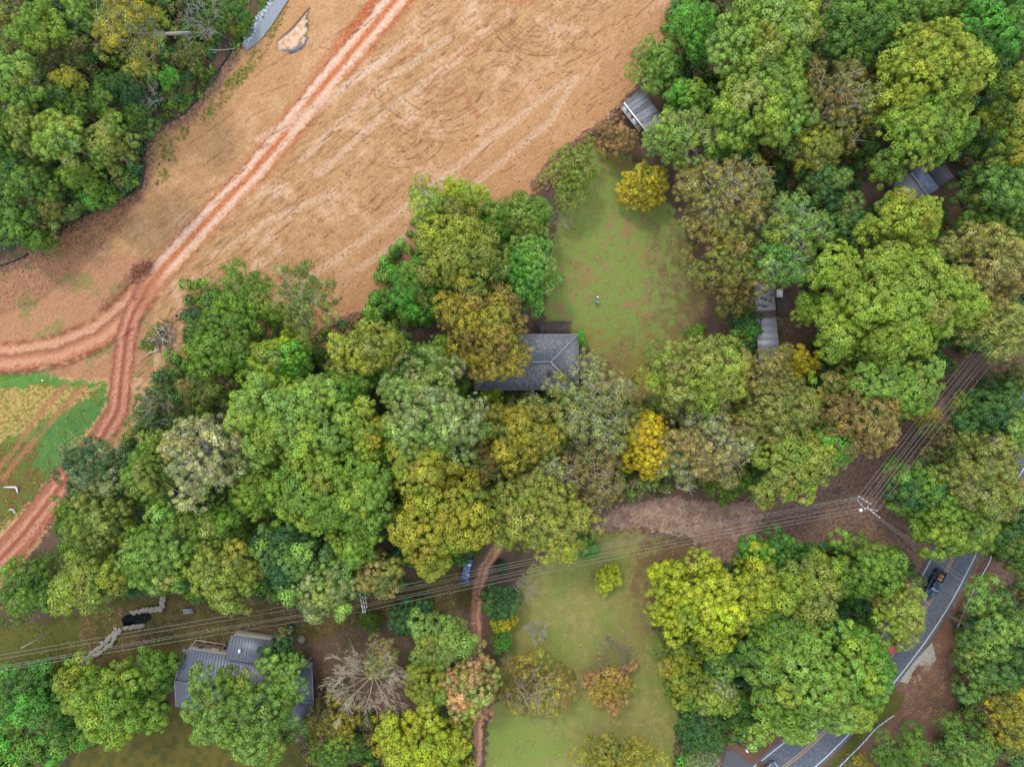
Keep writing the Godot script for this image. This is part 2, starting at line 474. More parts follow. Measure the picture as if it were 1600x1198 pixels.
func shade(n: int, d: float, along: float, profile: int, w: float, w2: float):
	if profile == 0:      # the pale and red haul road
		d += w * 2.5
		var red := band(d, -2.0 + w * 6.0, 20.0, 9.0) * clampf(1.15 - along * 0.20, 0.35, 1.0)
		mix_at(n, Color(0.77, 0.47, 0.31), red * clampf(0.75 + w2, 0.3, 1.0))
		mix_at(n, Color(0.74, 0.38, 0.23), band(d + w2 * 4.0, 22.0, 7.0, 4.0) * clampf((2.1 - along) * 1.3, 0.0, 1.0) * clampf(0.7 + w2 * 1.2, 0.0, 0.9))
		var core := band(d + w2 * 3.0, 0.0, 15.0, 5.0)
		mix_at(n, Color(0.88, 0.60, 0.43), core * 0.75)
		mix_at(n, Color(0.93, 0.75, 0.61), core * clampf(w2 * 1.6 + w, 0.0, 0.7))
		mix_at(n, Color(0.80, 0.44, 0.27), band(d + w2 * 5.0, 0.0, 2.0, 4.0) * clampf(0.65 + w2 * 1.5, 0.0, 0.9))
		mix_at(n, Color(0.97, 0.83, 0.72), band(d + w2 * 2.0, -10.0, 2.6 + w * 2.0, 4.5) * clampf(0.95 + w2 * 0.6, 0.0, 1.0))
		mix_at(n, Color(0.97, 0.83, 0.72), band(d - w2 * 2.0, 10.0, 2.6 - w * 2.0, 4.5) * clampf(0.95 - w2 * 0.6, 0.0, 1.0))
		mix_at(n, Color(0.84, 0.52, 0.35), (band(d, -12.5, 0.2, 1.2) + band(d, 7.0, 0.2, 1.2)) * clampf(w2 * 1.5 + 0.2, 0.0, 0.8))
		mix_at(n, Color(0.62, 0.37, 0.26), band(d, 16.5, 0.4, 1.4) * clampf(w2 * 2.0 + 0.3, 0.0, 0.8))
		gh[n] += core * -0.10 - band(d, -10.0, 3.0, 2.0) * 0.06 - band(d, 10.0, 3.0, 2.0) * 0.06 + band(d, 18.0, 1.5, 2.5) * 0.15 + band(d, -18.0, 1.5, 2.5) * 0.15 + w2 * 0.04 * core
		if core > 0.5: gk[n] = 2
	elif profile == 1:    # the reddish brown lane winding south
		d += w * 2.0
		var wide := 15.0 + clampf(along - 4.0, 0.0, 3.0) * 1.4
		var core := band(d + w2 * 2.5, 0.0, wide, 3.5) * clampf(along * 1.6, 0.0, 1.0)
		mix_at(n, Color(0.73, 0.475, 0.37), core * 0.95)
		mix_at(n, Color(0.64, 0.38, 0.29), core * clampf(-w2 * 2.0 - 0.1, 0.0, 0.5))
		mix_at(n, Color(0.86, 0.63, 0.51), band(d + w2 * 1.5, -6.5, 2.4 + w * 2.0, 3.5) * clampf(0.8 + w2, 0.2, 0.95) * clampf(along, 0.0, 1.0))
		mix_at(n, Color(0.86, 0.64, 0.52), band(d - w2 * 1.5, 7.5, 2.4 - w * 2.0, 3.5) * clampf(0.8 - w2, 0.2, 0.95) * clampf(along, 0.0, 1.0))
		mix_at(n, Color(0.63, 0.36, 0.27), band(d + w2 * 2.0, 1.0, 2.0, 2.0) * 0.6 * clampf(along, 0.0, 1.0))
		mix_at(n, Color(0.50, 0.29, 0.23), clampf(along - 0.3, 0.0, 1.0) * band(d, -wide, 0.8, 1.6) * 0.75 * clampf(w * 3.0 + 0.7, 0.2, 1.0))
		mix_at(n, Color(0.56, 0.36, 0.28), clampf(along - 0.3, 0.0, 1.0) * band(d, wide, 0.6, 1.6) * 0.6 * clampf(w2 * 3.0 + 0.5, 0.0, 1.0))
		gh[n] += core * -0.12 - band(d, -6.5, 2.5, 2.0) * 0.08 - band(d, 7.5, 2.5, 2.0) * 0.08 + band(d, -wide - 1.0, 1.0, 2.0) * 0.22 * clampf(along - 0.3, 0.0, 1.0) + w2 * 0.05 * core
		if core > 0.5: gk[n] = 2
	elif profile == 2:    # the wider lane bending west
		d += w * 2.5
		var core := band(d + w2 * 4.0, 0.0, 20.0, 5.0) * clampf(along * 1.6, 0.0, 1.0)
		mix_at(n, Color(0.79, 0.54, 0.40), core * 0.9)
		mix_at(n, Color(0.70, 0.45, 0.33), core * clampf(-w2 * 2.0 - 0.1, 0.0, 0.5))
		mix_at(n, Color(0.89, 0.68, 0.54), band(d + w2 * 2.0, -10.0, 3.0 + w * 3.0, 5.0) * 0.7 * clampf(along, 0.0, 1.0))
		mix_at(n, Color(0.90, 0.70, 0.57), band(d - w2 * 2.0, 11.0, 3.0, 5.0) * 0.7 * clampf(along, 0.0, 1.0))
		mix_at(n, Color(0.60, 0.42, 0.33), clampf(along - 0.2, 0.0, 1.0) * band(d + w2 * 3.0, 3.0, 1.2, 2.5) * 0.7)
		mix_at(n, Color(0.56, 0.35, 0.26), clampf(along - 0.2, 0.0, 1.0) * band(d, 23.0, 1.6, 3.0) * 0.6 * clampf(0.5 + w * 3.0, 0.0, 1.0))
		mix_at(n, Color(0.52, 0.32, 0.24), clampf(along - 0.2, 0.0, 1.0) * band(d, -23.0, 3.0, 3.0) * 0.75 * clampf(0.6 + w * 3.0, 0.0, 1.0))
		gh[n] += core * -0.10 + band(d, -25.0, 2.0, 3.0) * 0.3 * clampf(along - 0.2, 0.0, 1.0) + w2 * 0.05 * core
		if core > 0.5: gk[n] = 2
	elif profile == 3:    # the clay drive down to the house
		d += w * 2.0
		var core := band(d + w2 * 3.0, 0.0, 6.0, 4.0) * 0.85
		mix_at(n, Color(0.88, 0.66, 0.53), core * clampf(0.85 + w2, 0.3, 1.0))
		mix_at(n, Color(0.92, 0.69, 0.55), band(d, -4.0, 1.6, 2.0) * 0.8)
		mix_at(n, Color(0.64, 0.48, 0.38), band(d, 0.5, 1.0, 2.0) * 0.5)
		if core > 0.5 and along > 0.2: gk[n] = 2
	elif profile == 4:    # one cleat mark of a machine
		var f := band(d, 0.0, 0.45, 1.2) * clampf(0.75 + w * 1.8, 0.0, 1.0)
		mix_at(n, Color(0.58, 0.42, 0.29), f * 0.52)
		gh[n] -= f * 0.11
	elif profile == 5:    # a pale scraped band
		var f := band(d + w * 2.0, 0.0, 3.5, 4.0) * clampf(0.7 + w2, 0.0, 1.0)
		mix_at(n, Color(0.91, 0.78, 0.66), f * 0.75)
		gh[n] -= f * 0.03
	elif profile == 6:    # a worn clay strip beside the asphalt
		var f := band(d + w * 4.0, 0.0, 6.0, 4.0) * clampf(0.8 + w2, 0.0, 1.0)
		mix_at(n, Color(0.57, 0.42, 0.33), f * 0.9)
	elif profile == 7:    # the bed cut for the asphalt
		if absf(d) < 36.0: gh[n] = -0.12
		elif absf(d) < 44.0: gh[n] = lerpf(-0.12, gh[n], (absf(d) - 36.0) / 8.0)
		if absf(d) < 31.0: gk[n] = 0
	elif profile == 8:    # a ridge of pushed up roots, sticks and topsoil
		d += w * 5.0
		var f := band(d, 0.0, 5.0, 5.0)
		mix_at(n, Color(0.52, 0.40, 0.33).lerp(Color(0.74, 0.58, 0.46), clampf(w2 + 0.3, 0.0, 1.0)), f * 0.9)
		gh[n] += f * (0.35 + w2 * 0.4)
	elif profile == 10:   # worn wheel lines through the grass
		var f := band(d + w * 3.0, 0.0, 3.2, 2.5) * clampf(0.9 + w2, 0.0, 1.0)
		mix_at(n, Color(0.72, 0.50, 0.36), f * 0.85)
		gh[n] -= f * 0.05
		if f > 0.6: gk[n] = 2
	elif profile == 11:   # dark soil heaped along the lane
		d += w * 7.0
		var f := band(d + w2 * 5.0, 0.0, 5.0, 5.0) * clampf(1.6 - along * 0.5, 0.4, 1.0)
		mix_at(n, Color(0.47, 0.31, 0.25).lerp(Color(0.62, 0.42, 0.33), clampf(w2 * 1.5 + 0.4, 0.0, 1.0)), f * 0.9)
		gh[n] += f * (0.6 + w2 * 0.7)
	elif profile == 9:    # a reddish scar
		var f := band(d + w * 3.0, 0.0, 1.4, 2.0) * clampf(0.6 + w2 * 1.5, 0.0, 1.0)
		mix_at(n, Color(0.76, 0.47, 0.34), f * 0.8)
		gh[n] -= f * 0.05

func paint_tracks():
	silt_patch()
	paint(poly([655, -40, 622, -8, 505, 132, 400, 262, 330, 335, 252, 420, 222, 460]), 34.0, 0)
	paint(poly([262, 408, 200, 482, 150, 522, 90, 547, 30, 557, -40, 562]), 36.0, 2)
	paint(poly([240, 432, 207, 490, 196, 530, 190, 582, 183, 640, 160, 682, 120, 727, 80, 777, 35, 835, -40, 915]), 28.0, 1)
	paint(poly([232, 413, 214, 424, 205, 436, 180, 462, 160, 480]), 18.0, 11)
	paint(poly([800, 800, 776, 858, 757, 885, 747, 920, 743, 962, 745, 1000, 748, 1100, 742, 1240]), 16.0, 3)
	paint(poly([1240, 1186 + 25, 1275, 1157, 1345, 1083, 1410, 1002, 1456, 934, 1491, 869, 1530, 790, 1580, 708, 1660, 560]), 44.0, 7)
	paint(poly([1560, 850, 1543, 880, 1515, 925, 1490, 968, 1470, 1005, 1455, 1050]), 14.0, 6)
	paint(poly([985, 150, 955, 188, 915, 212, 865, 252, 835, 290]), 13.0, 8)
	paint(poly([635, 452, 605, 474, 570, 490, 520, 505]), 11.0, 8)
	paint(poly([-20, 425, 45, 407, 105, 362, 160, 332, 218, 308, 232, 275, 232, 240, 242, 205, 290, 188, 340, 132, 368, 88]), 12.0, 8)
	paint(poly([102, 600, 60, 648, 12, 714, -20, 750]), 8.0, 10)
	paint(poly([132, 600, 92, 645, 52, 688, 2, 748, -20, 770]), 8.0, 10)
	for k in 3:
		paint(poly([455 - k * 26, 205 + k * 6, 560 - k * 30, 120 + k * 20, 640 - k * 20, 60 + k * 16]), 9.0, 5)
	paint(poly([470, 250, 590, 135, 700, 60]), 9.0, 5)
	paint(poly([500, 270, 610, 170, 720, 90]), 9.0, 5)
	paint(poly([560, 420, 690, 330, 860, 190, 900, 120]), 9.0, 5)
	paint(poly([430, 470, 560, 380, 700, 270, 880, 130]), 9.0, 5)
	paint(poly([330, 400, 420, 345, 520, 300]), 9.0, 5)
	paint(poly([660, 70, 610, 110, 575, 150]), 6.0, 9)
	paint(poly([740, 68, 700, 100, 665, 140]), 6.0, 9)
	paint(poly([700, 140, 730, 150, 748, 185]), 6.0, 9)
	paint(poly([775, 0, 810, 4, 840, -2]), 6.0, 9)
	# arcs left by turning machines
	for set_ in [[690, 128, 16, 112, 11, 30, 165], [845, 28, 14, 84, 9, 20, 190], [620, 210, 20, 70, 6, 10, 110], [770, 120, 20, 60, 5, 200, 330]]:
		for k in set_[4]:
			var r: float = lerpf(set_[2], set_[3], (k + rng.randf() * 0.6) / set_[4])
			var from: float = deg_to_rad(set_[5] + rng.randf_range(-14, 34))
			var to: float = deg_to_rad(set_[6] + rng.randf_range(-50, 14))
			var off := Vector2(rng.randfn(0, 7), rng.randfn(0, 4))
			var line := PackedVector2Array()
			for s in 9:
				var a := lerpf(from, to, s / 8.0)
				line.append(Vector2(set_[0] + off.x + cos(a) * r * 1.1, set_[1] + off.y + sin(a) * r * 0.82))
			paint(line, 2.6, 4)
	# straight cleat marks, mostly along the way the machines drove
	for k in 190:
		var p := Vector2(rng.randf_range(250, 1000), rng.randf_range(0, 520))
		var v := p.x * 0.62 + p.y * 0.78
		if v < 340 or v > 760 or p.y > 560 - p.x * 0.36: continue
		var a := -0.66 + rng.randfn(0.0, 0.13) + (0.9 if rng.randf() < 0.08 else 0.0)
		var d := Vector2(cos(a), sin(a)) * rng.randf_range(14, 40) * (2.4 if rng.randf() < 0.3 else 1.0)
		var bend := Vector2(d.y, -d.x) * rng.randf_range(-0.06, 0.06)
		paint(PackedVector2Array([p, p + d * 0.5 + bend, p + d]), 2.6, 4)
	# combed ground between the junction and the trees
	for k in 46:
		var p := Vector2(rng.randf_range(205, 300), rng.randf_range(440, 640))
		if p.x + p.y * 0.3 > 470: continue
		var a := -0.72 + rng.randfn(0.0, 0.12)
		var d := Vector2(cos(a), sin(a)) * rng.randf_range(12, 40)
		paint(PackedVector2Array([p, p + d * 0.5 + Vector2(1, 1), p + d]), 2.6, 4)

# a dried silt puddle with a dark crust along its lower rim
func silt_patch():
	var shape := poly([431, 66, 434, 77, 447, 79, 460, 82, 474, 74, 480, 60, 481, 44, 479, 28, 482, 14, 476, 20, 468, 30, 452, 48, 440, 58])
	var n := FastNoiseLite.new()
	n.seed = 61; n.frequency = 0.09; n.fractal_octaves = 3
	for j in gz:
		var py := 599.0 + (gz0 + j * gstep) * UNIT
		if py > 95.0: break
		for i in gx:
			var px := 800.0 + (gx0 + i * gstep) * UNIT
			if px < 422.0 or px > 492.0: continue
			var w := n.get_noise_2d(px, py)
			var q := Vector2(px + w * 5.0, py - w * 5.0)
			var d := 99.0
			for s in shape.size():
				d = minf(d, Geometry2D.get_closest_point_to_segment(q, shape[s], shape[(s + 1) % shape.size()]).distance_to(q))
			var inside := Geometry2D.is_point_in_polygon(q, shape)
			var k := j * gx + i
			if inside:
				mix_at(k, Color(0.95, 0.83, 0.71), 0.95)
				mix_at(k, Color(0.84, 0.62, 0.38), clampf(w * 2.0, 0.0, 0.6))
				mix_at(k, Color(0.42, 0.43, 0.47), clampf((px * 0.7 + py - 386.0) / 12.0 + w * 1.5, 0.0, 0.9) * clampf(1.4 - d / 9.0, 0.0, 1.0))
				gh[k] -= 0.1
			mix_at(k, Color(0.36, 0.33, 0.33), clampf(1.0 - d / 2.4, 0.0, 1.0) * clampf((px - 425.0) / 25.0, 0.35, 0.9))

func commit_ground():
	var groups := [["ground", "leaf_litter"], ["cleared_dirt", "clay"], ["dirt_track", "clay"], ["lawn", "turf"]]
	var kinds := PackedByteArray()
	kinds.resize(gx * gz)
	for j in gz - 1:
		for i in gx - 1:
			kinds[j * gx + i] = gk[j * gx + i]
	for g in 4:
		var index := PackedInt32Array()
		index.resize(gx * gz)
		index.fill(-1)
		var v := PackedVector3Array()
		var nrm := PackedVector3Array()
		var col := PackedColorArray()
		var idx := PackedInt32Array()
		for j in gz - 1:
			for i in gx - 1:
				if kinds[j * gx + i] != g: continue
				for o in [0, 1, gx, 1, gx + 1, gx]:
					var n: int = j * gx + i + o
					if index[n] < 0:
						index[n] = v.size()
						var ii: int = n % gx
						var jj: int = n / gx
						v.append(Vector3(gx0 + ii * gstep, gh[n], gz0 + jj * gstep))
						var l := n - 1 if ii > 0 else n
						var r := n + 1 if ii < gx - 1 else n
						var u := n - gx if jj > 0 else n
						var w := n + gx if jj < gz - 1 else n
						nrm.append(Vector3(gh[l] - gh[r], 2.0 * gstep, gh[u] - gh[w]).normalized())
						col.append(Color(minf(gr[n] * LIT, 1.0), minf(gg[n] * LIT, 1.0), minf(gb[n] * LIT, 1.0)))
					idx.append(index[n])
		if g == 0:
			# the same ground goes on to the horizon
			var xs := [-1500.0, -400.0, -150.0, gx0, gx0 + (gx - 1) * gstep, 150.0, 400.0, 1500.0]
			var zs := [-1500.0, -400.0, -150.0, gz0, gz0 + (gz - 1) * gstep, 150.0, 400.0, 1500.0]
			for a in 7:
				for b in 7:
					if a == 3 and b == 3: continue
					var s := v.size()
					for q in [[a, b], [a + 1, b], [a, b + 1], [a + 1, b + 1]]:
						v.append(Vector3(xs[q[0]], -0.02, zs[q[1]]))
						nrm.append(Vector3.UP)
						col.append(base(Color(0.36, 0.36, 0.24)))
					for o in [0, 1, 2, 1, 3, 2]: idx.append(s + o)
		var arrays := []
		arrays.resize(Mesh.ARRAY_MAX)
		arrays[Mesh.ARRAY_VERTEX] = v
		arrays[Mesh.ARRAY_NORMAL] = nrm
		arrays[Mesh.ARRAY_COLOR] = col
		arrays[Mesh.ARRAY_INDEX] = idx
		var mesh := ArrayMesh.new()
		mesh.add_surface_from_arrays(Mesh.PRIMITIVE_TRIANGLES, arrays)
		var o := put_mesh(groups[g][0], mesh, mats[groups[g][1]], self)
		o.set_meta("kind", "structure")

func height_at(x: float, z: float) -> float:
	var i := clampi(int((x - gx0) / gstep), 0, gx - 1)
	var j := clampi(int((z - gz0) / gstep), 0, gz - 1)
	return gh[j * gx + i]

func kind_at(x: float, z: float) -> int:
	var i := clampi(int((x - gx0) / gstep), 0, gx - 1)
	var j := clampi(int((z - gz0) / gstep), 0, gz - 1)
	return gk[j * gx + i]

# ---------------------------------------------------------------- road
func smooth(pts: Array, per := 6) -> Array:
	var out := []
	for i in pts.size() - 1:
		var p0: Vector3 = pts[maxi(i - 1, 0)]
		var p3: Vector3 = pts[mini(i + 2, pts.size() - 1)]
		for k in per:
			out.append((pts[i] as Vector3).cubic_interpolate(pts[i + 1], p0, p3, float(k) / per))
	out.append(pts[-1])
	return out

func ribbon(st: SurfaceTool, line: Array, from: float, to: float, y: float):
	for i in line.size() - 1:
		var q := []
		for k in [i, i + 1]:
			var d: Vector3 = (line[mini(k + 1, line.size() - 1)] - line[maxi(k - 1, 0)])
			var s := Vector3(-d.z, 0, d.x).normalized()
			for o in [from, to]:
				q.append(Vector3(line[k].x, y, line[k].z) + s * float(o))
		quad(st, q[0], q[1], q[3], q[2], q[0] - Vector3.UP)

var road := []

func build_road():
	road = smooth([at(1100, 1292), at(1172, 1240), at(1227, 1197), at(1275, 1157), at(1345, 1083), at(1410, 1002), at(1456, 934), at(1491, 869), at(1530, 790), at(1580, 708), at(1640, 600), at(1720, 440)])
	var st := start()
	ribbon(st, road, -4.0, 4.0, 0.02)
	setting("road", st, mats["asphalt"])
	for o in [-3.4, 3.4]:
		st = start()
		ribbon(st, road, o - 0.1, o + 0.1, 0.026)
		setting("road_marking", st, mats["line_white"])
	for o in [-0.2, 0.2]:
		st = start()
		ribbon(st, road, o - 0.075, o + 0.075, 0.026)
		setting("road_marking", st, mats["line_yellow"])
	st = start()
	var apron := [at(1457, 1003), at(1463, 1030), at(1441, 1062), at(1428, 1072), at(1406, 1064), at(1432, 1030)]
	for i in range(1, apron.size() - 1):
		tri(st, apron[0] + Vector3(0, .032, 0), apron[i] + Vector3(0, .032, 0), apron[i + 1] + Vector3(0, .032, 0), Vector3(0, -9, 0))
	setting("concrete_pavement", st, mats["concrete"])
	st = start()
	var drive := [at(1134, 1172), at(1146, 1172), at(1172, 1192), at(1180, 1212), at(1150, 1240), at(1120, 1240)]
	for i in range(1, drive.size() - 1):
		tri(st, drive[0] + Vector3(0, .036, 0), drive[i] + Vector3(0, .036, 0), drive[i + 1] + Vector3(0, .036, 0), Vector3(0, -9, 0))
	setting("paved_path", st, mats["new_asphalt"])
	guardrail([at(1549, 868, .7), at(1545, 879, .7), at(1528, 910, .7), at(1514, 937, .7), at(1494, 985, .7)], "galvanised guardrail beside the clay strip next to the black pickup's road")
	guardrail([at(1398, 1118, .7), at(1393, 1120, .7), at(1369, 1138, .7), at(1346, 1163, .7), at(1311, 1198, .7), at(1280, 1232, .7)], "galvanised guardrail curving along the grassy verge near the lower end of the road")
	# gravel strip and rip-rap by the wooded corner
	st = start()
	var g := [at(445, -30), at(470, -30), at(425, 40), at(408, 62), at(386, 80), at(378, 70), at(395, 40)]
	for i in range(1, g.size() - 1):
		tri(st, g[0] + Vector3(0, .22, 0), g[i] + Vector3(0, .22, 0), g[i + 1] + Vector3(0, .22, 0), Vector3(0, -9, 0))
	textured(mat("gravel", base(c8(176, 184, 196))), grain(0.25, 0.5, 1.0, FastNoiseLite.TYPE_SIMPLEX, 3, 512, 23), 6.0, 5.0)
	setting("gravel_path", st, mats["gravel"])

func guardrail(pts: Array, label: String):
	var t := thing("guardrail", label, "guardrail", Vector3.ZERO, 0.0, "guardrails along the road")
	var line := smooth(pts, 4)
	var st := start()
	for i in line.size() - 1:
		var a: Vector3 = line[i]
		var b: Vector3 = line[i + 1]
		bar(st, a, b, 0.16, 0.30)
		bar(st, a + Vector3(0, .10, 0), b + Vector3(0, .10, 0), 0.20, 0.08)
	put("rail", st, mats["galvanised"], t)
	var walked := 0.0
	for i in line.size() - 1:
		walked += (line[i + 1] - line[i]).length()
		if walked > 1.9:
			walked = 0.0
			st = start()
			var d: Vector3 = (line[i + 1] - line[i]).normalized()
			var s := Vector3(-d.z, 0, d.x) * 0.22
			box(st, Vector3(line[i].x, 0.36, line[i].z) + s, Vector3(0.16, 0.85, 0.16), atan2(-d.z, d.x))
			put("post", st, mats["pole_wood"], t)

# ---------------------------------------------------------------- buildings
func slab(st: SurfaceTool, pts: Array, thick: float):
	var low := []
	for p in pts: low.append(p - Vector3(0, thick, 0))
	loft(st, low, pts)

func walls_under(t: Node3D, pts: Array, inset: float, top: float, m: Material):
	var c := Vector3.ZERO
	for p in pts: c += p
	c /= float(pts.size())
	for i in pts.size():
		var a: Vector3 = pts[i] + (c - pts[i]).normalized() * inset
		var b: Vector3 = pts[(i + 1) % pts.size()] + (c - pts[(i + 1) % pts.size()]).normalized() * inset
		var st := start()
		bar(st, Vector3(a.x, top / 2.0 - 0.1, a.z), Vector3(b.x, top / 2.0 - 0.1, b.z), 0.15, top)
		put("wall", st, m, t)

# ribs that run up the slope a->d / b->c, spread between the eave a-b and the upper edge d-c
func ribs(st: SurfaceTool, a: Vector3, b: Vector3, c: Vector3, d: Vector3, spacing: float, size := 0.05):
	var n := int((b - a).length() / spacing)
	for i in n + 1:
		var f := float(i) / n
		bar(st, a.lerp(b, f) + Vector3(0, .02, 0), d.lerp(c, f) + Vector3(0, .02, 0), size, size)

func window_on(t: Node3D, a: Vector3, b: Vector3, f: float, y: float, out: Vector3):
	var p := a.lerp(b, f)
	var d := (b - a).normalized()
	var st := start()
	box(st, Vector3(p.x, y, p.z) + out * 0.10, Vector3(1.2, 1.3, 0.06), atan2(-d.z, d.x))
	var w := put("window", st, mats["trim"], t)
	st = start()
	box(st, Vector3(p.x, y, p.z) + out * 0.12, Vector3(1.0, 1.1, 0.06), atan2(-d.z, d.x))
	put("pane", st, mats["glass"], w)

func build_buildings():
	hip_house()
	metal_house()
	corner_shed()
	long_shed()
	hidden_barn()

func hip_house():
	var t := thing("house", "house with a grey shingled hip roof and brick chimney at the lawn's edge", "house")
	var e := 3.0
	var a := at(742, 522.5, e)
	var b := at(903.5, 522.5, e)
	var c := at(903.5, 608.5, e)
	var d := at(742, 608.5, e)
	var r0 := at(786, 565.5, 5.5)
	var r1 := at(860.5, 565.5, 5.5)
	var roof: MeshInstance3D
	for f in [[a, b, r1, r0], [c, d, r0, r1], [b, c, r1], [d, a, r0]]:
		var st := start()
		var low := []
		for p in f: low.append(p - Vector3(0, 0.14, 0))
		loft(st, low, f)
		roof = put("roof_slope", st, mats["shingle"], t)
	var st := start()
	for f in [[r0, r1], [r1, b], [r1, c], [r0, a], [r0, d]]:
		bar(st, f[0] + Vector3(0, .02, 0), f[1] + Vector3(0, .02, 0), 0.30, 0.05)
	put("ridge_cap", st, mats["ridge_cap"], t)
	for f in [[a, b], [b, c], [c, d], [d, a]]:
		st = start()
		bar(st, f[0] - Vector3(0, .16, 0), f[1] - Vector3(0, .16, 0), 0.14, 0.16)
		put("gutter", st, mats["trim"], t)
	walls_under(t, [a, b, c, d], 0.6, 3.0, mats["siding"])
	for f in [0.3, 0.62, 0.85]:
		window_on(t, d + Vector3(.4, 0, -.42), c + Vector3(-.4, 0, -.42), f, 1.6, Vector3(0, 0, 1))
	window_on(t, b + Vector3(-.42, 0, .4), c + Vector3(-.42, 0, -.4), 0.5, 1.6, Vector3(1, 0, 0))
	var at_ := at(858, 581.5, 5.0)
	st = start()
	box(st, at_ + Vector3(0, -0.2, 0), Vector3(0.62, 1.9, 1.05))
	var ch := put("chimney", st, mats["brick"], t)
	st = start()
	box(st, at_ + Vector3(0, 0.80, 0), Vector3(0.74, 0.10, 1.18))
	put("chimney_cap", st, mats["brick"], ch)
	st = start()
	box(st, at_ + Vector3(0, 0.86, 0), Vector3(0.32, 0.10, 0.6))
	put("flue", st, mats["rubber"], ch)
	st = start()
	box(st, at(857, 589.5, 4.0), Vector3(1.0, 0.04, 0.5), 0.0, Basis(Vector3.RIGHT, 0.42))
	put("flashing", st, mats["galvanised"], ch)
	st = start()
	tube(st, [at(863, 572, 4.9), at(863, 572, 5.5)], [0.05, 0.05], 6)
	put("vent_pipe", st, mats["white_paint"], t)
	# leaf strewn deck behind the house
	var k := thing("timber_deck", "dark weathered timber deck with railing against the shingled house", "deck", at(866, 512.5, 0))
	for i in 14:
		st = start()
		box(st, Vector3(-2.9 + 0.42 * i, 0.62, 0.0), Vector3(0.39, 0.05, 2.15))
		put("plank", st, mats["old_boards"], k)
	for x in [-3.1, 2.95]:
		st = start()
		bar(st, Vector3(x, 1.35, -1.1), Vector3(x, 1.35, 1.05), 0.10, 0.08)
		put("rail", st, mats["old_boards"], k)
	st = start()
	bar(st, Vector3(-3.1, 1.35, -1.1), Vector3(2.95, 1.35, -1.1), 0.10, 0.08)
	put("rail", st, mats["old_boards"], k)
	for x in [-3.1, -1.6, 0.0, 1.5, 2.95]:
		st = start()
		box(st, Vector3(x, 0.66, -1.1), Vector3(0.10, 1.32, 0.10))
		put("post", st, mats["old_boards"], k)
	st = start()
	box(st, Vector3(-2.55, 0.9, 0.2), Vector3(0.7, 0.5, 1.6))
	put("bench", st, mats["rubber"], k)

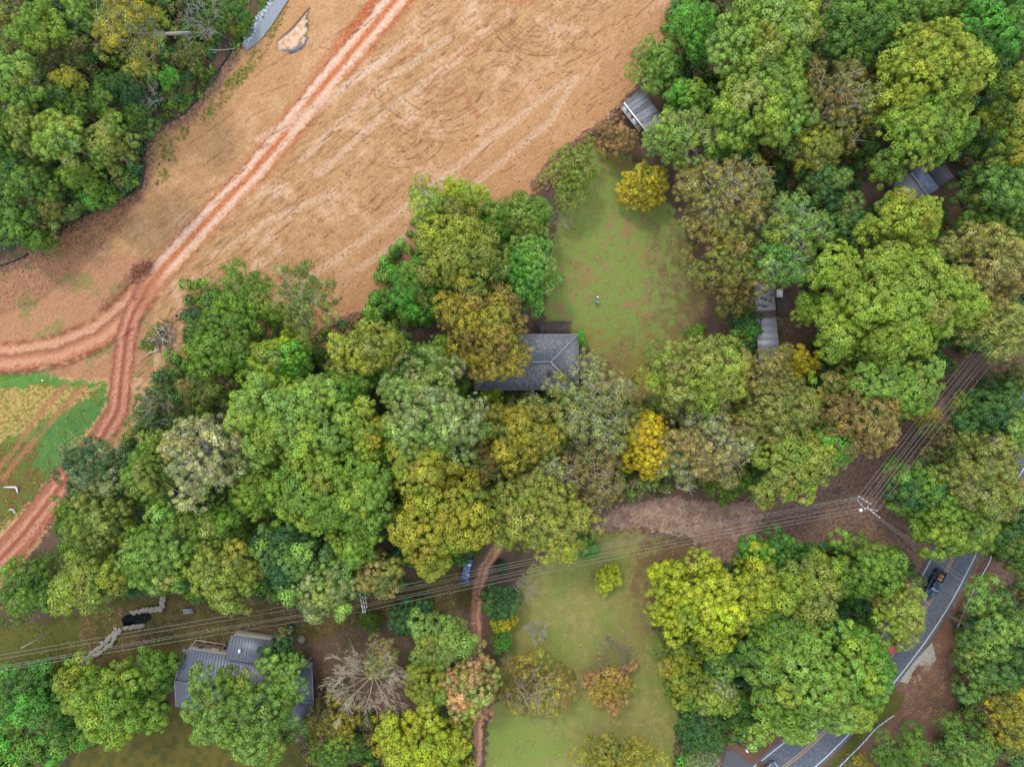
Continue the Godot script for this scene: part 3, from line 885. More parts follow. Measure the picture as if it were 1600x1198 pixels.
func metal_house():
	var t := thing("metal_roof_house", "house with a ribbed blue-grey metal gable roof half under a tree", "house")
	var e := 3.2
	var a := at(286, 1013.5, e)
	var b := at(487, 1045, e)
	var c := at(479, 1138, e)
	var d := at(274.5, 1104, e)
	var p := at(272.3, 1064.5, 5.0)
	var q := at(489, 1099, 5.0)
	for f in [[a, b, q, p], [c, d, p, q]]:
		var st := start()
		slab(st, f, 0.12)
		var s := put("roof_slope", st, mats["blue_metal"], t)
		st = start()
		ribs(st, f[0], f[1], f[2], f[3], 0.52, 0.06)
		var r := put("roof_rib", st, mats["blue_metal"], s)
		r.set_meta("kind", "stuff")
	var st := start()
	bar(st, p + Vector3(0, .05, 0), q + Vector3(0, .05, 0), 0.4, 0.06)
	put("ridge_cap", st, mats["blue_metal"], t)
	for f in [[a, p], [p, d], [b, q], [q, c]]:
		st = start()
		bar(st, f[0] - Vector3(0, .06, 0), f[1] - Vector3(0, .06, 0), 0.12, 0.2)
		put("rake_board", st, mats["trim"], t)
	walls_under(t, [a, b, c, d], 0.6, 3.1, mats["siding"])
	for pair in [[a, p, d], [b, q, c]]:
		st = start()
		var low := []
		for v in pair: low.append((v as Vector3).lerp((a + c) / 2.0, 0.05) - Vector3(0, 0.2, 0))
		var high := []
		for v in pair: high.append((v as Vector3).lerp((a + c) / 2.0, 0.06) - Vector3(0, 0.2, 0))
		loft(st, low, high)
		put("gable", st, mats["siding"], t)
	# the wing
	var w := [at(360, 992, 3.6), at(423, 1001, 3.6), at(417, 1040, 4.2), at(351, 1030, 4.2)]
	st = start()
	slab(st, w, 0.12)
	var ws := put("wing_roof", st, mats["blue_metal"], t)
	st = start()
	ribs(st, w[0], w[1], w[2], w[3], 0.52, 0.06)
	var wr := put("roof_rib", st, mats["blue_metal"], ws)
	wr.set_meta("kind", "stuff")
	walls_under(t, w, 0.4, 3.4, mats["siding"])
	st = start()
	box(st, at(374, 1017, 4.15), Vector3(0.45, 0.35, 0.6), -0.16)
	put("roof_vent", st, mats["white_paint"], t)
	# deck in the angle of house and wing
	var k := thing("porch_deck", "reddish brown porch deck in the angle of the metal roofed house", "deck")
	for i in 15:
		var f := i / 15.0
		st = start()
		var u := at(299 + 53 * f, 1003 + 8 * f, 0.7)
		var v := at(299 + 53 * f - 6, 1003 + 8 * f + 26, 0.7)
		bar(st, u, v, 0.36, 0.05)
		put("plank", st, mats["deck_boards"], k)
	st = start()
	bar(st, at(296, 1012, 1.5), at(306, 1000, 1.5), 0.09, 0.09)
	bar(st, at(306, 1000, 1.5), at(352, 1007, 1.5), 0.09, 0.09)
	put("rail", st, mats["trim"], k)
	for s in [[296, 1012], [306, 1000], [321, 1002], [337, 1004.5], [352, 1007]]:
		st = start()
		box(st, at(s[0], s[1], 0.75), Vector3(0.1, 1.5, 0.1))
		put("post", st, mats["trim"], k)
	var g := thing("grill", "black kettle grill on the porch deck by the metal roof", "grill", at(315, 1009.5, 0.72))
	st = start()
	dome(st, Vector3(0, 0.75, 0), 0.42, 0.34)
	dome(st, Vector3(0, 0.72, 0), 0.42, -0.3)
	put("bowl", st, mats["rubber"], g)
	for i in 3:
		st = start()
		tube(st, [Vector3(0.3 * cos(TAU * i / 3), 0.6, 0.3 * sin(TAU * i / 3)), Vector3(0.45 * cos(TAU * i / 3), 0, 0.45 * sin(TAU * i / 3))], [0.02, 0.02], 4)
		put("leg", st, mats["galvanised"], g)
	var tb := thing("outdoor_table", "pale slatted table on the reddish porch deck", "table", at(339, 1014, 0.72), -0.16)
	for i in 4:
		st = start()
		box(st, Vector3(0, 0.74, -0.3 + 0.2 * i), Vector3(1.3, 0.04, 0.17))
		put("slat", st, mats["siding"], tb)
	for s in [[-.55, -.3], [.55, -.3], [.55, .3], [-.55, .3]]:
		st = start()
		box(st, Vector3(s[0], 0.36, s[1]), Vector3(0.07, 0.72, 0.07))
		put("leg", st, mats["siding"], tb)

func dome(st: SurfaceTool, c: Vector3, r: float, h: float, sides := 12, rows := 4):
	for j in rows:
		for i in sides:
			var q := []
			for k in [[i, j], [i + 1, j], [i + 1, j + 1], [i, j + 1]]:
				var a: float = TAU * k[0] / sides
				var b: float = PI / 2.0 * k[1] / rows
				q.append(c + Vector3(cos(a) * cos(b) * r, sin(b) * h, sin(a) * cos(b) * r))
			quad(st, q[0], q[1], q[2], q[3], c)

func corner_shed():
	var t := thing("shed", "grey tin shed with a low awning by the dirt field's wooded edge", "shed")
	var a := at(975.3, 160, 2.7)
	var d := at(1012, 208, 2.7)
	var b := at(1001, 139, 3.7)
	var c := at(1041.5, 188.5, 3.7)
	var st: SurfaceTool
	for i in 9:
		var f := i / 9.0
		var g := (i + 0.97) / 9.0
		st = start()
		var lift := Vector3(0, 0.01 * (i % 2) + 0.01, 0)
		slab(st, [a.lerp(d, f) + lift, a.lerp(d, g) + lift, b.lerp(c, g) + lift, b.lerp(c, f) + lift], 0.03)
		var s := put("roof_sheet", st, mats["tin" if i % 3 else "dull_tin"], t)
		st = start()
		ribs(st, a.lerp(d, f) + lift, a.lerp(d, g) + lift, b.lerp(c, g) + lift, b.lerp(c, f) + lift, 0.18, 0.05)
		put("roof_rib", st, mats["tin" if i % 3 else "dull_tin"], s).set_meta("kind", "stuff")
	st = start()
	bar(st, a + Vector3(0, .03, 0), d + Vector3(0, .03, 0), 0.28, 0.10)
	put("eave_board", st, mats["white_paint"], t)
	for i in 4:
		var f := i / 4.0
		var g := (i + 0.96) / 4.0
		st = start()
		var u0 := at(976, 164.5, 2.4)
		var u1 := at(1005, 202, 2.4)
		var l0 := at(971, 168.5, 2.2)
		var l1 := at(1000, 206.5, 2.2)
		slab(st, [u0.lerp(u1, f), u0.lerp(u1, g), l0.lerp(l1, g), l0.lerp(l1, f)], 0.03)
		put("awning_sheet", st, mats[["tin", "dull_tin", "tin", "rusty_tin"][i]], t)
	st = start()
	bar(st, at(971, 168.5, 2.2), at(1000, 206.5, 2.2), 0.14, 0.08)
	put("awning_edge", st, mats["trim"], t)
	walls_under(t, [a, d, c, b], 0.3, 2.6, mats["old_boards"])

func long_shed():
	var t := thing("long_shed", "long narrow shed with a pale corrugated roof partly rusted", "shed")
	var st: SurfaceTool
	var n := 15
	for i in n:
		var f := float(i) / n
		var g := (i + 1.04) / n
		var nw := at(1178 + 6 * f + 8 * f * f, 440 + 172 * f, 2.9)
		var ne := at(1208.5 + 14 * f, 438 + 172 * f, 2.5)
		var sw := at(1178 + 6 * g + 8 * g * g, 440 + 172 * g, 2.9)
		var se := at(1208.5 + 14 * g, 438 + 172 * g, 2.5)
		var lift := Vector3(0, 0.03 * (n - i) / n + rng.randf_range(0, 0.012), 0)
		st = start()
		slab(st, [nw + lift, ne + lift, se + lift, sw + lift], 0.03)
		var m := "rusty_tin" if i in [4] else "dull_tin" if i in [9, 12] else "tin"
		var s := put("roof_sheet", st, mats[m], t)
		st = start()
		ribs(st, nw + lift, sw + lift, se + lift, ne + lift, 0.2, 0.05)
		put("roof_rib", st, mats[m], s).set_meta("kind", "stuff")
		if i in [1, 2, 3]:
			for k in 3:
				var p := nw.lerp(se, rng.randf_range(0.15, 0.85)) + lift + Vector3(0, 0.045, 0)
				var o := put_mesh("rust_patch", stone_mesh(k + i), mats["rusty_tin"], s)
				o.position = p
				o.rotation = Vector3(0.0, rng.randf_range(-0.4, 0.4), 0.12)
				o.scale = Vector3(rng.randf_range(0.35, 0.85), 0.02, rng.randf_range(0.18, 0.34))
	walls_under(t, [at(1179, 441, 2.5), at(1208, 439, 2.5), at(1222, 609, 2.5), at(1192, 611, 2.5)], 0.3, 2.4, mats["old_boards"])
	st = start()
	slab(st, [at(1171, 465, 2.2), at(1178.5, 463, 2.4), at(1182, 486, 2.4), at(1176, 488, 2.2)], 0.04)
	put("lean_to_roof", st, mats["tin"], t)
	var w := thing("water_tank", "small white square tank against the long corrugated shed", "tank", at(1214, 459.5, 0))
	st = start()
	box(st, Vector3(0, 0.75, 0), Vector3(0.95, 1.5, 1.35))
	put("body", st, mats["white_paint"], w)
	st = start()
	box(st, Vector3(0, 1.53, 0), Vector3(1.0, 0.06, 1.4))
	put("lid", st, mats["white_paint"], w)
	var k := thing("plank_platform", "low dark plank platform covered in leaves beside the white tank", "platform")
	for i in 9:
		st = start()
		var f := i / 9.0
		bar(st, at(1214.5 + 20 * f, 452.5, 0.35), at(1215.5 + 20 * f, 492.5, 0.35), 0.24, 0.06)
		put("plank", st, mats["old_boards"], k)

func hidden_barn():
	var t := thing("barn", "barn with a blue-grey ribbed roof deep under big trees", "barn")
	var p := at(1424, 270, 4.2)
	var q := at(1449.5, 305, 4.2)
	var b0 := at(1442, 258, 3.0)
	var b1 := at(1468, 293.5, 3.0)
	var c0 := at(1396, 288, 3.0)
	var c1 := at(1424, 318, 3.0)
	for f in [[b0, b1, q, p, "slate_metal"], [c0, c1, q, p, "dull_tin"]]:
		var st := start()
		slab(st, [f[0], f[1], f[2], f[3]], 0.1)
		var s := put("roof_slope", st, mats[f[4]], t)
		st = start()
		ribs(st, f[0], f[1], f[2], f[3], 0.4, 0.08)
		put("roof_rib", st, mats[f[4]], s).set_meta("kind", "stuff")
	var st := start()
	bar(st, p + Vector3(0, .06, 0), q + Vector3(0, .06, 0), 0.3, 0.06)
	put("ridge_cap", st, mats["ridge_cap"], t)
	walls_under(t, [b0, b1, c1, c0], 0.3, 2.8, mats["old_boards"])
	st = start()
	slab(st, [at(1452, 262, 2.4), at(1478, 258, 2.4), at(1491, 276, 2.2), at(1466, 293, 2.2)], 0.08)
	put("lean_to_roof", st, mat("tar_paper", base(c8(58, 56, 66))), t)

# ---------------------------------------------------------------- power lines
func pole(label: String, px: float, py: float, h: float, m: String) -> Node3D:
	var t := thing("utility_pole", label, "utility pole", at(px, py, 0), 0.0, "utility poles carrying the overhead wires")
	var st := start()
	tube(st, [Vector3(0, -0.5, 0), Vector3(0, h * 0.5, 0), Vector3(0, h, 0)], [0.17, 0.14, 0.11], 10)
	put("shaft", st, mats[m], t)
	return t

func crossarm(t: Node3D, a: Vector3, b: Vector3, pins: int):
	var st := start()
	var o := t.position
	bar(st, a - o, b - o, 0.14, 0.14)
	var arm := put("crossarm", st, mats["arm_wood"], t)
	for i in pins:
		st = start()
		var p := (a - o).lerp(b - o, float(i) / (pins - 1))
		tube(st, [p, p + Vector3(0, 0.12, 0), p + Vector3(0, 0.2, 0), p + Vector3(0, 0.3, 0)], [0.04, 0.09, 0.11, 0.05], 6)
		put("insulator", st, mats["white_paint"], arm)

func wire(a: Vector3, b: Vector3, sag: float, label: String, group: String, r := 0.019):
	var pts := []
	var radii := []
	for i in 15:
		var f := i / 14.0
		pts.append(a.lerp(b, f) - Vector3(0, sag * 4.0 * f * (1.0 - f), 0))
		radii.append(r)
	var st := start()
	tube(st, pts, radii, 4)
	tag(put("overhead_wire", st, mats["wire"], self), label, "wire", group)

func build_power():
	var corner := pole("corner utility pole with two tiers of crossarms and a white transformer", 1303, 768, 11.6, "pole_wood")
	crossarm(corner, at(1342, 775.5, 10.2), at(1360, 786.5, 10.2), 4)
	crossarm(corner, at(1340, 780.5, 9.6), at(1350.5, 794.5, 9.6), 3)
	crossarm(corner, at(1355.5, 793, 11.3), at(1374, 808, 11.3), 3)
	crossarm(corner, at(1351, 794, 10.9), at(1370, 797.5, 10.9), 3)
	var st := start()
	for s in [[1342, 775.5, 10.2, 1340, 780.5, 9.6], [1360, 786.5, 10.2, 1355.5, 793, 11.3], [1350.5, 794.5, 9.6, 1351, 794, 10.9]]:
		bar(st, at(s[0], s[1], s[2]) - corner.position, at(s[3], s[4], s[5]) - corner.position, 0.09, 0.09)
	put("brace", st, mats["galvanised"], corner)
	st = start()
	tube(st, [at(1345.5, 797, 8.9) - corner.position, at(1345.5, 797, 9.0) - corner.position, at(1345.5, 797, 9.9) - corner.position, at(1345.5, 797, 10.05) - corner.position], [0.15, 0.30, 0.30, 0.18], 12)
	put("transformer", st, mats["white_paint"], corner)
	var mid := pole("utility pole with three parallel crossarms between the blue car and the metal roof", 585, 907, 11.4, "pole_wood")
	crossarm(mid, at(562.5, 928, 11.1), at(567, 955.5, 11.1), 4)
	crossarm(mid, at(566.5, 932, 10.5), at(570.5, 955.5, 10.5), 4)
	crossarm(mid, at(570.5, 933, 9.9), at(573, 948, 9.9), 3)
	var old := pole("weathered leaning-looking utility pole in the weeds beside the stone ditch", 78, 988, 7.1, "pole_weathered")
	var nth := ["first", "second", "third", "fourth", "fifth", "sixth", "seventh"]
	# corner pole to middle pole
	var w1 := [[1342, 776, 563, 928, 10.3], [1345, 777, 563.5, 934, 10.3], [1341, 781, 566.5, 937, 10.0], [1345, 788, 570, 944, 10.4], [1352, 793, 571.5, 947, 11.0], [1358, 797, 567, 955, 11.2]]
	for i in 6:
		var s: Array = w1[i]
		wire(at(s[0], s[1], s[4]), at(s[2], s[3], s[4]), 1.3, "overhead wire crossing the meadow between two poles, %s counted from the house side" % nth[i], "wires over the meadow")
	var w2 := [[563, 928, -60, 1034, 10.2], [564, 934.5, -60, 1040, 10.2], [567, 944, -60, 1052, 10.0], [568, 946.5, -60, 1055, 10.0], [567, 955, -60, 1059, 10.2]]
	for i in 5:
		var s: Array = w2[i]
		wire(at(s[0], s[1], s[4]), at(s[2], s[3], s[4]), 0.5, "overhead wire passing above the pond yard, %s counted from the forest side" % nth[i], "wires over the pond yard")
	var w3 := [[1342, 775.5, 1604, 450, 10.3], [1348, 778, 1611, 450, 10.3], [1354, 781, 1618, 451, 10.3], [1357, 783, 1621, 452, 10.3], [1361, 787, 1629, 453, 11.3], [1363, 794, 1636, 454, 11.2], [1371, 798, 1645, 456, 11.2]]
	for i in 7:
		var s: Array = w3[i]
		wire(at(s[0], s[1], s[4]), at(s[2], s[3], s[4]), 0.8, "overhead wire running up the brown clearing from the corner pole, %s from the tan trees" % nth[i], "wires up the brown clearing")
	wire(at(1374, 808, 11.2), at(1640, 995, 9.0), 0.6, "thin service wire crossing the road above the pickup, nearer the tree clearing", "service wires over the road", 0.02)
	wire(at(1366, 805, 10.6), at(1632, 1000, 8.6), 0.9, "thin service wire crossing the road above the pickup, nearer its front", "service wires over the road", 0.02)

# ---------------------------------------------------------------- vehicles
func vehicle(called: String, label: String, category: String, where: Vector3, turn: float, paint_: Color, pickup := false) -> Node3D:
	var t := thing(called, label, category, where, turn, "vehicles on the road and drive")
	var key := "paint_%s" % paint_.to_html(false)
	var m := mat(key, base(paint_), 0.25, 0.2)
	m.clearcoat_enabled = true
	m.clearcoat = 0.25
	m.metallic_specular = 0.3
	var l := 5.7 if pickup else 4.7
	var w := 1.95 if pickup else 1.82
	var hl := l / 2.0
	var hw := w / 2.0
	# sections along x (front is +x): [x, half width, sill, shoulder]
	var cut := [[-hl, hw * 0.84, 0.45, 0.86], [-hl + 0.25, hw * 0.97, 0.30, 0.98], [-hl * 0.4, hw, 0.26, 1.0], [hl * 0.35, hw, 0.26, 0.99], [hl - 0.5, hw * 0.95, 0.28, 0.86], [hl - 0.12, hw * 0.84, 0.36, 0.74], [hl, hw * 0.70, 0.45, 0.64]]
	var st := start()
	var rings := []
	for c in cut:
		rings.append([Vector3(c[0], c[2], -c[1]), Vector3(c[0], c[2], c[1]), Vector3(c[0], lerpf(c[2], c[3], 0.75), c[1]), Vector3(c[0], c[3], c[1] * 0.88), Vector3(c[0], c[3] + 0.02, 0), Vector3(c[0], c[3], -c[1] * 0.88), Vector3(c[0], lerpf(c[2], c[3], 0.75), -c[1])])
	for i in rings.size() - 1:
		loft(st, rings[i], rings[i + 1])
	var body := put("body", st, m, t)
	var cab := [hl * 0.30, hl * -0.02, -hl * 0.02, -hl * 0.14] if pickup else [hl * 0.36, hl * 0.04, -hl * 0.45, -hl * 0.82]
	if pickup: cab = [hl * 0.46, hl * 0.20, -hl * 0.22, -hl * 0.27]
	var top := 1.78 if pickup else 1.45
	var low := [Vector3(cab[0], 0.97, -hw * 0.84), Vector3(cab[0], 0.97, hw * 0.84), Vector3(cab[3], 0.97, hw * 0.84), Vector3(cab[3], 0.97, -hw * 0.84)]
	var high := [Vector3(cab[1], top - 0.07, -hw * 0.68), Vector3(cab[1], top - 0.07, hw * 0.68), Vector3(cab[2], top - 0.05, hw * 0.68), Vector3(cab[2], top - 0.05, -hw * 0.68)]
	st = start()
	loft(st, low, high)
	put("cabin_glass", st, mats["glass"], t)
	for e in [[0, 1], [3, 2]]:
		var fore: bool = e[0] == 0
		var l0: Vector3 = low[e[0]]
		var h0: Vector3 = high[0 if fore else 3]
		var push := Vector3(0.025 if fore else -0.025, 0.02, 0)
		var face := [l0.lerp(h0, 0.06), Vector3(l0.x, l0.y, -l0.z).lerp(Vector3(h0.x, h0.y, -h0.z), 0.06), Vector3(l0.x, l0.y, -l0.z).lerp(Vector3(h0.x, h0.y, -h0.z), 0.9), l0.lerp(h0, 0.9)]
		var outer := []
		for v in face: outer.append(v * Vector3(1, 1, 0.95) + push)
		st = start()
		loft(st, face, outer)
		put("windscreen" if fore else "rear_window", st, mat("windscreen", Color(0.30, 0.36, 0.42) if fore else Color(0.30, 0.36, 0.42), 0.12, 0.6), t)
	st = start()
	var rl := []
	var rh := []
	for p in high:
		rl.append(p + Vector3(0.04 * signf(p.x - (cab[1] + cab[2]) / 2.0), 0.0, 0.03 * signf(p.z)))
		rh.append(Vector3(lerpf(p.x, (cab[1] + cab[2]) / 2.0, 0.1), top, p.z * 0.9))
	loft(st, rl, rh)
	put("roof", st, m, t)
	for s in [-1, 1]:
		st = start()
		bar(st, Vector3(cab[0], 0.98, s * hw * 0.85), Vector3(cab[1], top - 0.04, s * hw * 0.69), 0.08, 0.06)
		bar(st, Vector3(cab[3], 0.98, s * hw * 0.85), Vector3(cab[2], top - 0.04, s * hw * 0.69), 0.12, 0.08)
		put("pillar", st, m, t)
		st = start()
		box(st, Vector3(cab[0] - 0.25, 1.05, s * (hw + 0.12)), Vector3(0.16, 0.16, 0.24))
		put("mirror", st, m, t)
		st = start()
		box(st, Vector3(hl - 0.16, 0.66, s * hw * 0.66), Vector3(0.2, 0.14, 0.34))
		put("headlight", st, mats["galvanised"], t)
		st = start()
		box(st, Vector3(-hl + 0.05, 0.75, s * hw * 0.72), Vector3(0.1, 0.16, 0.3))
		put("tail_light", st, mat("red_lens", base(c8(170, 30, 30)), 0.3), t)
		for x in [-hl * 0.60, hl * 0.62]:
			st = start()
			tube(st, [Vector3(x, 0.33, s * hw * 0.78), Vector3(x, 0.33, s * hw * 0.80), Vector3(x, 0.33, s * hw * 1.0), Vector3(x, 0.33, s * hw * 1.01)], [0.28, 0.33, 0.33, 0.24], 14)
			var wh := put("wheel", st, mats["rubber"], t)
			st = start()
			tube(st, [Vector3(x, 0.33, s * hw * 1.0), Vector3(x, 0.33, s * hw * 1.02)], [0.2, 0.18], 10)
			put("rim", st, mats["galvanised"], wh)
	if pickup:
		st = start()
		box(st, Vector3(-hl * 0.62, 1.022, 0), Vector3(hl * 0.68, 0.03, w * 0.74))
		put("bed_floor", st, mats["rubber"], t)
		for s in [-1, 1]:
			st = start()
			box(st, Vector3(-hl * 0.62, 1.10, s * w * 0.41), Vector3(hl * 0.72, 0.22, 0.10))
			put("bed_side", st, m, t)
		st = start()
		box(st, Vector3(-hl + 0.06, 1.06, 0), Vector3(0.08, 0.26, w * 0.8))
		put("tailgate", st, m, t)
	return t

func heading(a: Vector3, b: Vector3) -> float:
	return atan2(-(b.z - a.z), b.x - a.x)

func build_vehicles():
	vehicle("parked_car", "dark blue car parked beside the clay drive under the mustard tree", "car", at(729, 891), heading(at(731, 880), at(725, 912)), c8(52, 74, 110))
	var p := vehicle("pickup_truck", "black pickup truck driving on the road with a brown load in its bed", "pickup truck", at(1456.5, 911) + Vector3(0, 0.025, 0), heading(at(1469, 889), at(1445, 934)), c8(40, 58, 84), true)
	var ld := thing("straw_bale", "orange brown round bale lying in the black pickup's bed", "bale", p.position + Basis(Vector3.UP, p.rotation.y) * Vector3(-1.5, 1.05, 0.15), p.rotation.y)
	var st := start()
	tube(st, [Vector3(-0.55, 0.42, 0), Vector3(-0.5, 0.42, 0), Vector3(0.5, 0.42, 0), Vector3(0.55, 0.42, 0)], [0.34, 0.42, 0.42, 0.34], 12)
	put("roll", st, mat("straw", base(c8(176, 128, 76))), ld)
	st = start()
	tube(st, [Vector3(-0.2, 0.42, 0), Vector3(0.2, 0.42, 0)], [0.43, 0.43], 12)
	put("strap", st, mat("straw_dark", base(c8(120, 80, 50))), ld)
	vehicle("road_car", "red car glimpsed through the trees just below the black pickup", "car", at(1399, 1001) + Vector3(0, 0.025, 0), heading(at(1410, 985), at(1390, 1012)), c8(176, 40, 48))
	vehicle("road_car", "white car hidden beneath the roadside tree, showing as white specks", "car", at(1349, 1064) + Vector3(0, 0.025, 0), heading(at(1360, 1050), at(1335, 1078)), c8(240, 242, 244))
	vehicle("road_car", "silver blue car under the roadside tree nearest the lower guardrail", "car", at(1298, 1116) + Vector3(0, 0.025, 0), heading(at(1310, 1105), at(1285, 1127)), c8(130, 150, 170))
	vehicle("road_car", "grey blue car cut by the picture's bottom edge on the road", "car", at(1197, 1203) + Vector3(0, 0.025, 0), heading(at(1215, 1190), at(1185, 1213)), c8(118, 134, 152))

# ---------------------------------------------------------------- trees
var clump_of := {}

# a spray of leaves: n separate leaf blades round a low dome of radius one
func clump(key: String, n: int, size: float, flat: float, ragged: float) -> ArrayMesh:
	if clump_of.has(key):
		return clump_of[key]
	var r := RandomNumberGenerator.new()
	r.seed = hash(key)
	var v := PackedVector3Array()
	var nr := PackedVector3Array()
	var col := PackedColorArray()
	for i in n:
		var y := lerpf(-0.35, 1.0, (i + r.randf()) / n)
		var a := i * 2.39996 + r.randf_range(-0.4, 0.4)
		var rad := sqrt(maxf(0.0, 1.0 - y * y))
		var d := Vector3(cos(a) * rad, y, sin(a) * rad)
		var p := Vector3(d.x, d.y * flat, d.z) * r.randf_range(1.0 - ragged, 1.0 + ragged * 0.35)
		var up := (d + Vector3(0, 0.2, 0) + Vector3(r.randf_range(-1, 1), r.randf_range(-1, 1), r.randf_range(-1, 1)) * 0.5).normalized()
		var f := up.cross(Vector3(r.randf_range(-1, 1), r.randf_range(-1, 1), r.randf_range(-1, 1))).normalized()
		var s := up.cross(f).normalized()
		var l := size * r.randf_range(0.7, 1.3)
		var w := l * r.randf_range(0.45, 0.7)
		var droop := up * l * 0.22
		var q := [p - f * l * 0.5 - droop, p + s * w * 0.5, p + f * l * 0.5 - droop, p - s * w * 0.5]
		var c := r.randf_range(0.84, 1.0)
		var tone := Color(c * r.randf_range(0.93, 1.0), c, c * r.randf_range(0.85, 1.0))
		for k in [0, 1, 2, 0, 2, 3]:
			v.append(q[k]); nr.append(up); col.append(tone)
	var arrays := []
	arrays.resize(Mesh.ARRAY_MAX)
	arrays[Mesh.ARRAY_VERTEX] = v
	arrays[Mesh.ARRAY_NORMAL] = nr
	arrays[Mesh.ARRAY_COLOR] = col
	var mesh := ArrayMesh.new()
	mesh.add_surface_from_arrays(Mesh.PRIMITIVE_TRIANGLES, arrays)
	mesh.surface_set_material(0, mats["leaf"])
	clump_of[key] = mesh
	return mesh

func scatter(called: String, mesh: Mesh, places: Array, tints: Array, parent: Node3D) -> MultiMeshInstance3D:
	var mm := MultiMesh.new()
	mm.transform_format = MultiMesh.TRANSFORM_3D
	mm.use_colors = true
	mm.mesh = mesh
	mm.instance_count = places.size()
	for i in places.size():
		mm.set_instance_transform(i, places[i])
		mm.set_instance_color(i, tints[i])
	var o := MultiMeshInstance3D.new()
	o.name = called if parent != self else numbered(called)
	o.multimesh = mm
	parent.add_child(o, true)
	return o

func facing(up: Vector3, scale_: Vector3) -> Basis:
	var f := up.cross(Vector3(rng.randf_range(-1, 1), rng.randf_range(-1, 1), rng.randf_range(-1, 1))).normalized()
	var s := up.cross(f).normalized()
	return Basis(s * scale_.x, up * scale_.y, f * scale_.z)

const TONE := {
	"Y1": [148, 170, 64], "Y2": [170, 174, 64], "G1": [120, 154, 60], "G2": [138, 170, 84], "G3": [84, 118, 56], "G4": [62, 102, 64],
	"O1": [140, 144, 72], "O2": [158, 156, 88], "B1": [142, 116, 70], "B2": [120, 108, 72], "T1": [168, 144, 88], "F1": [222, 192, 50], "F2": [208, 180, 52], "L1": [184, 194, 50],
	"K1": [98, 164, 62], "M1": [174, 158, 54], "P1": [214, 158, 116], "R1": [196, 104, 92], "W1": [194, 184, 134], "W2": [164, 168, 118], "D1": [104, 134, 50], "S1": [176, 182, 172],
}

func tone(k: String) -> Color:
	return c8(TONE[k][0], TONE[k][1], TONE[k][2])

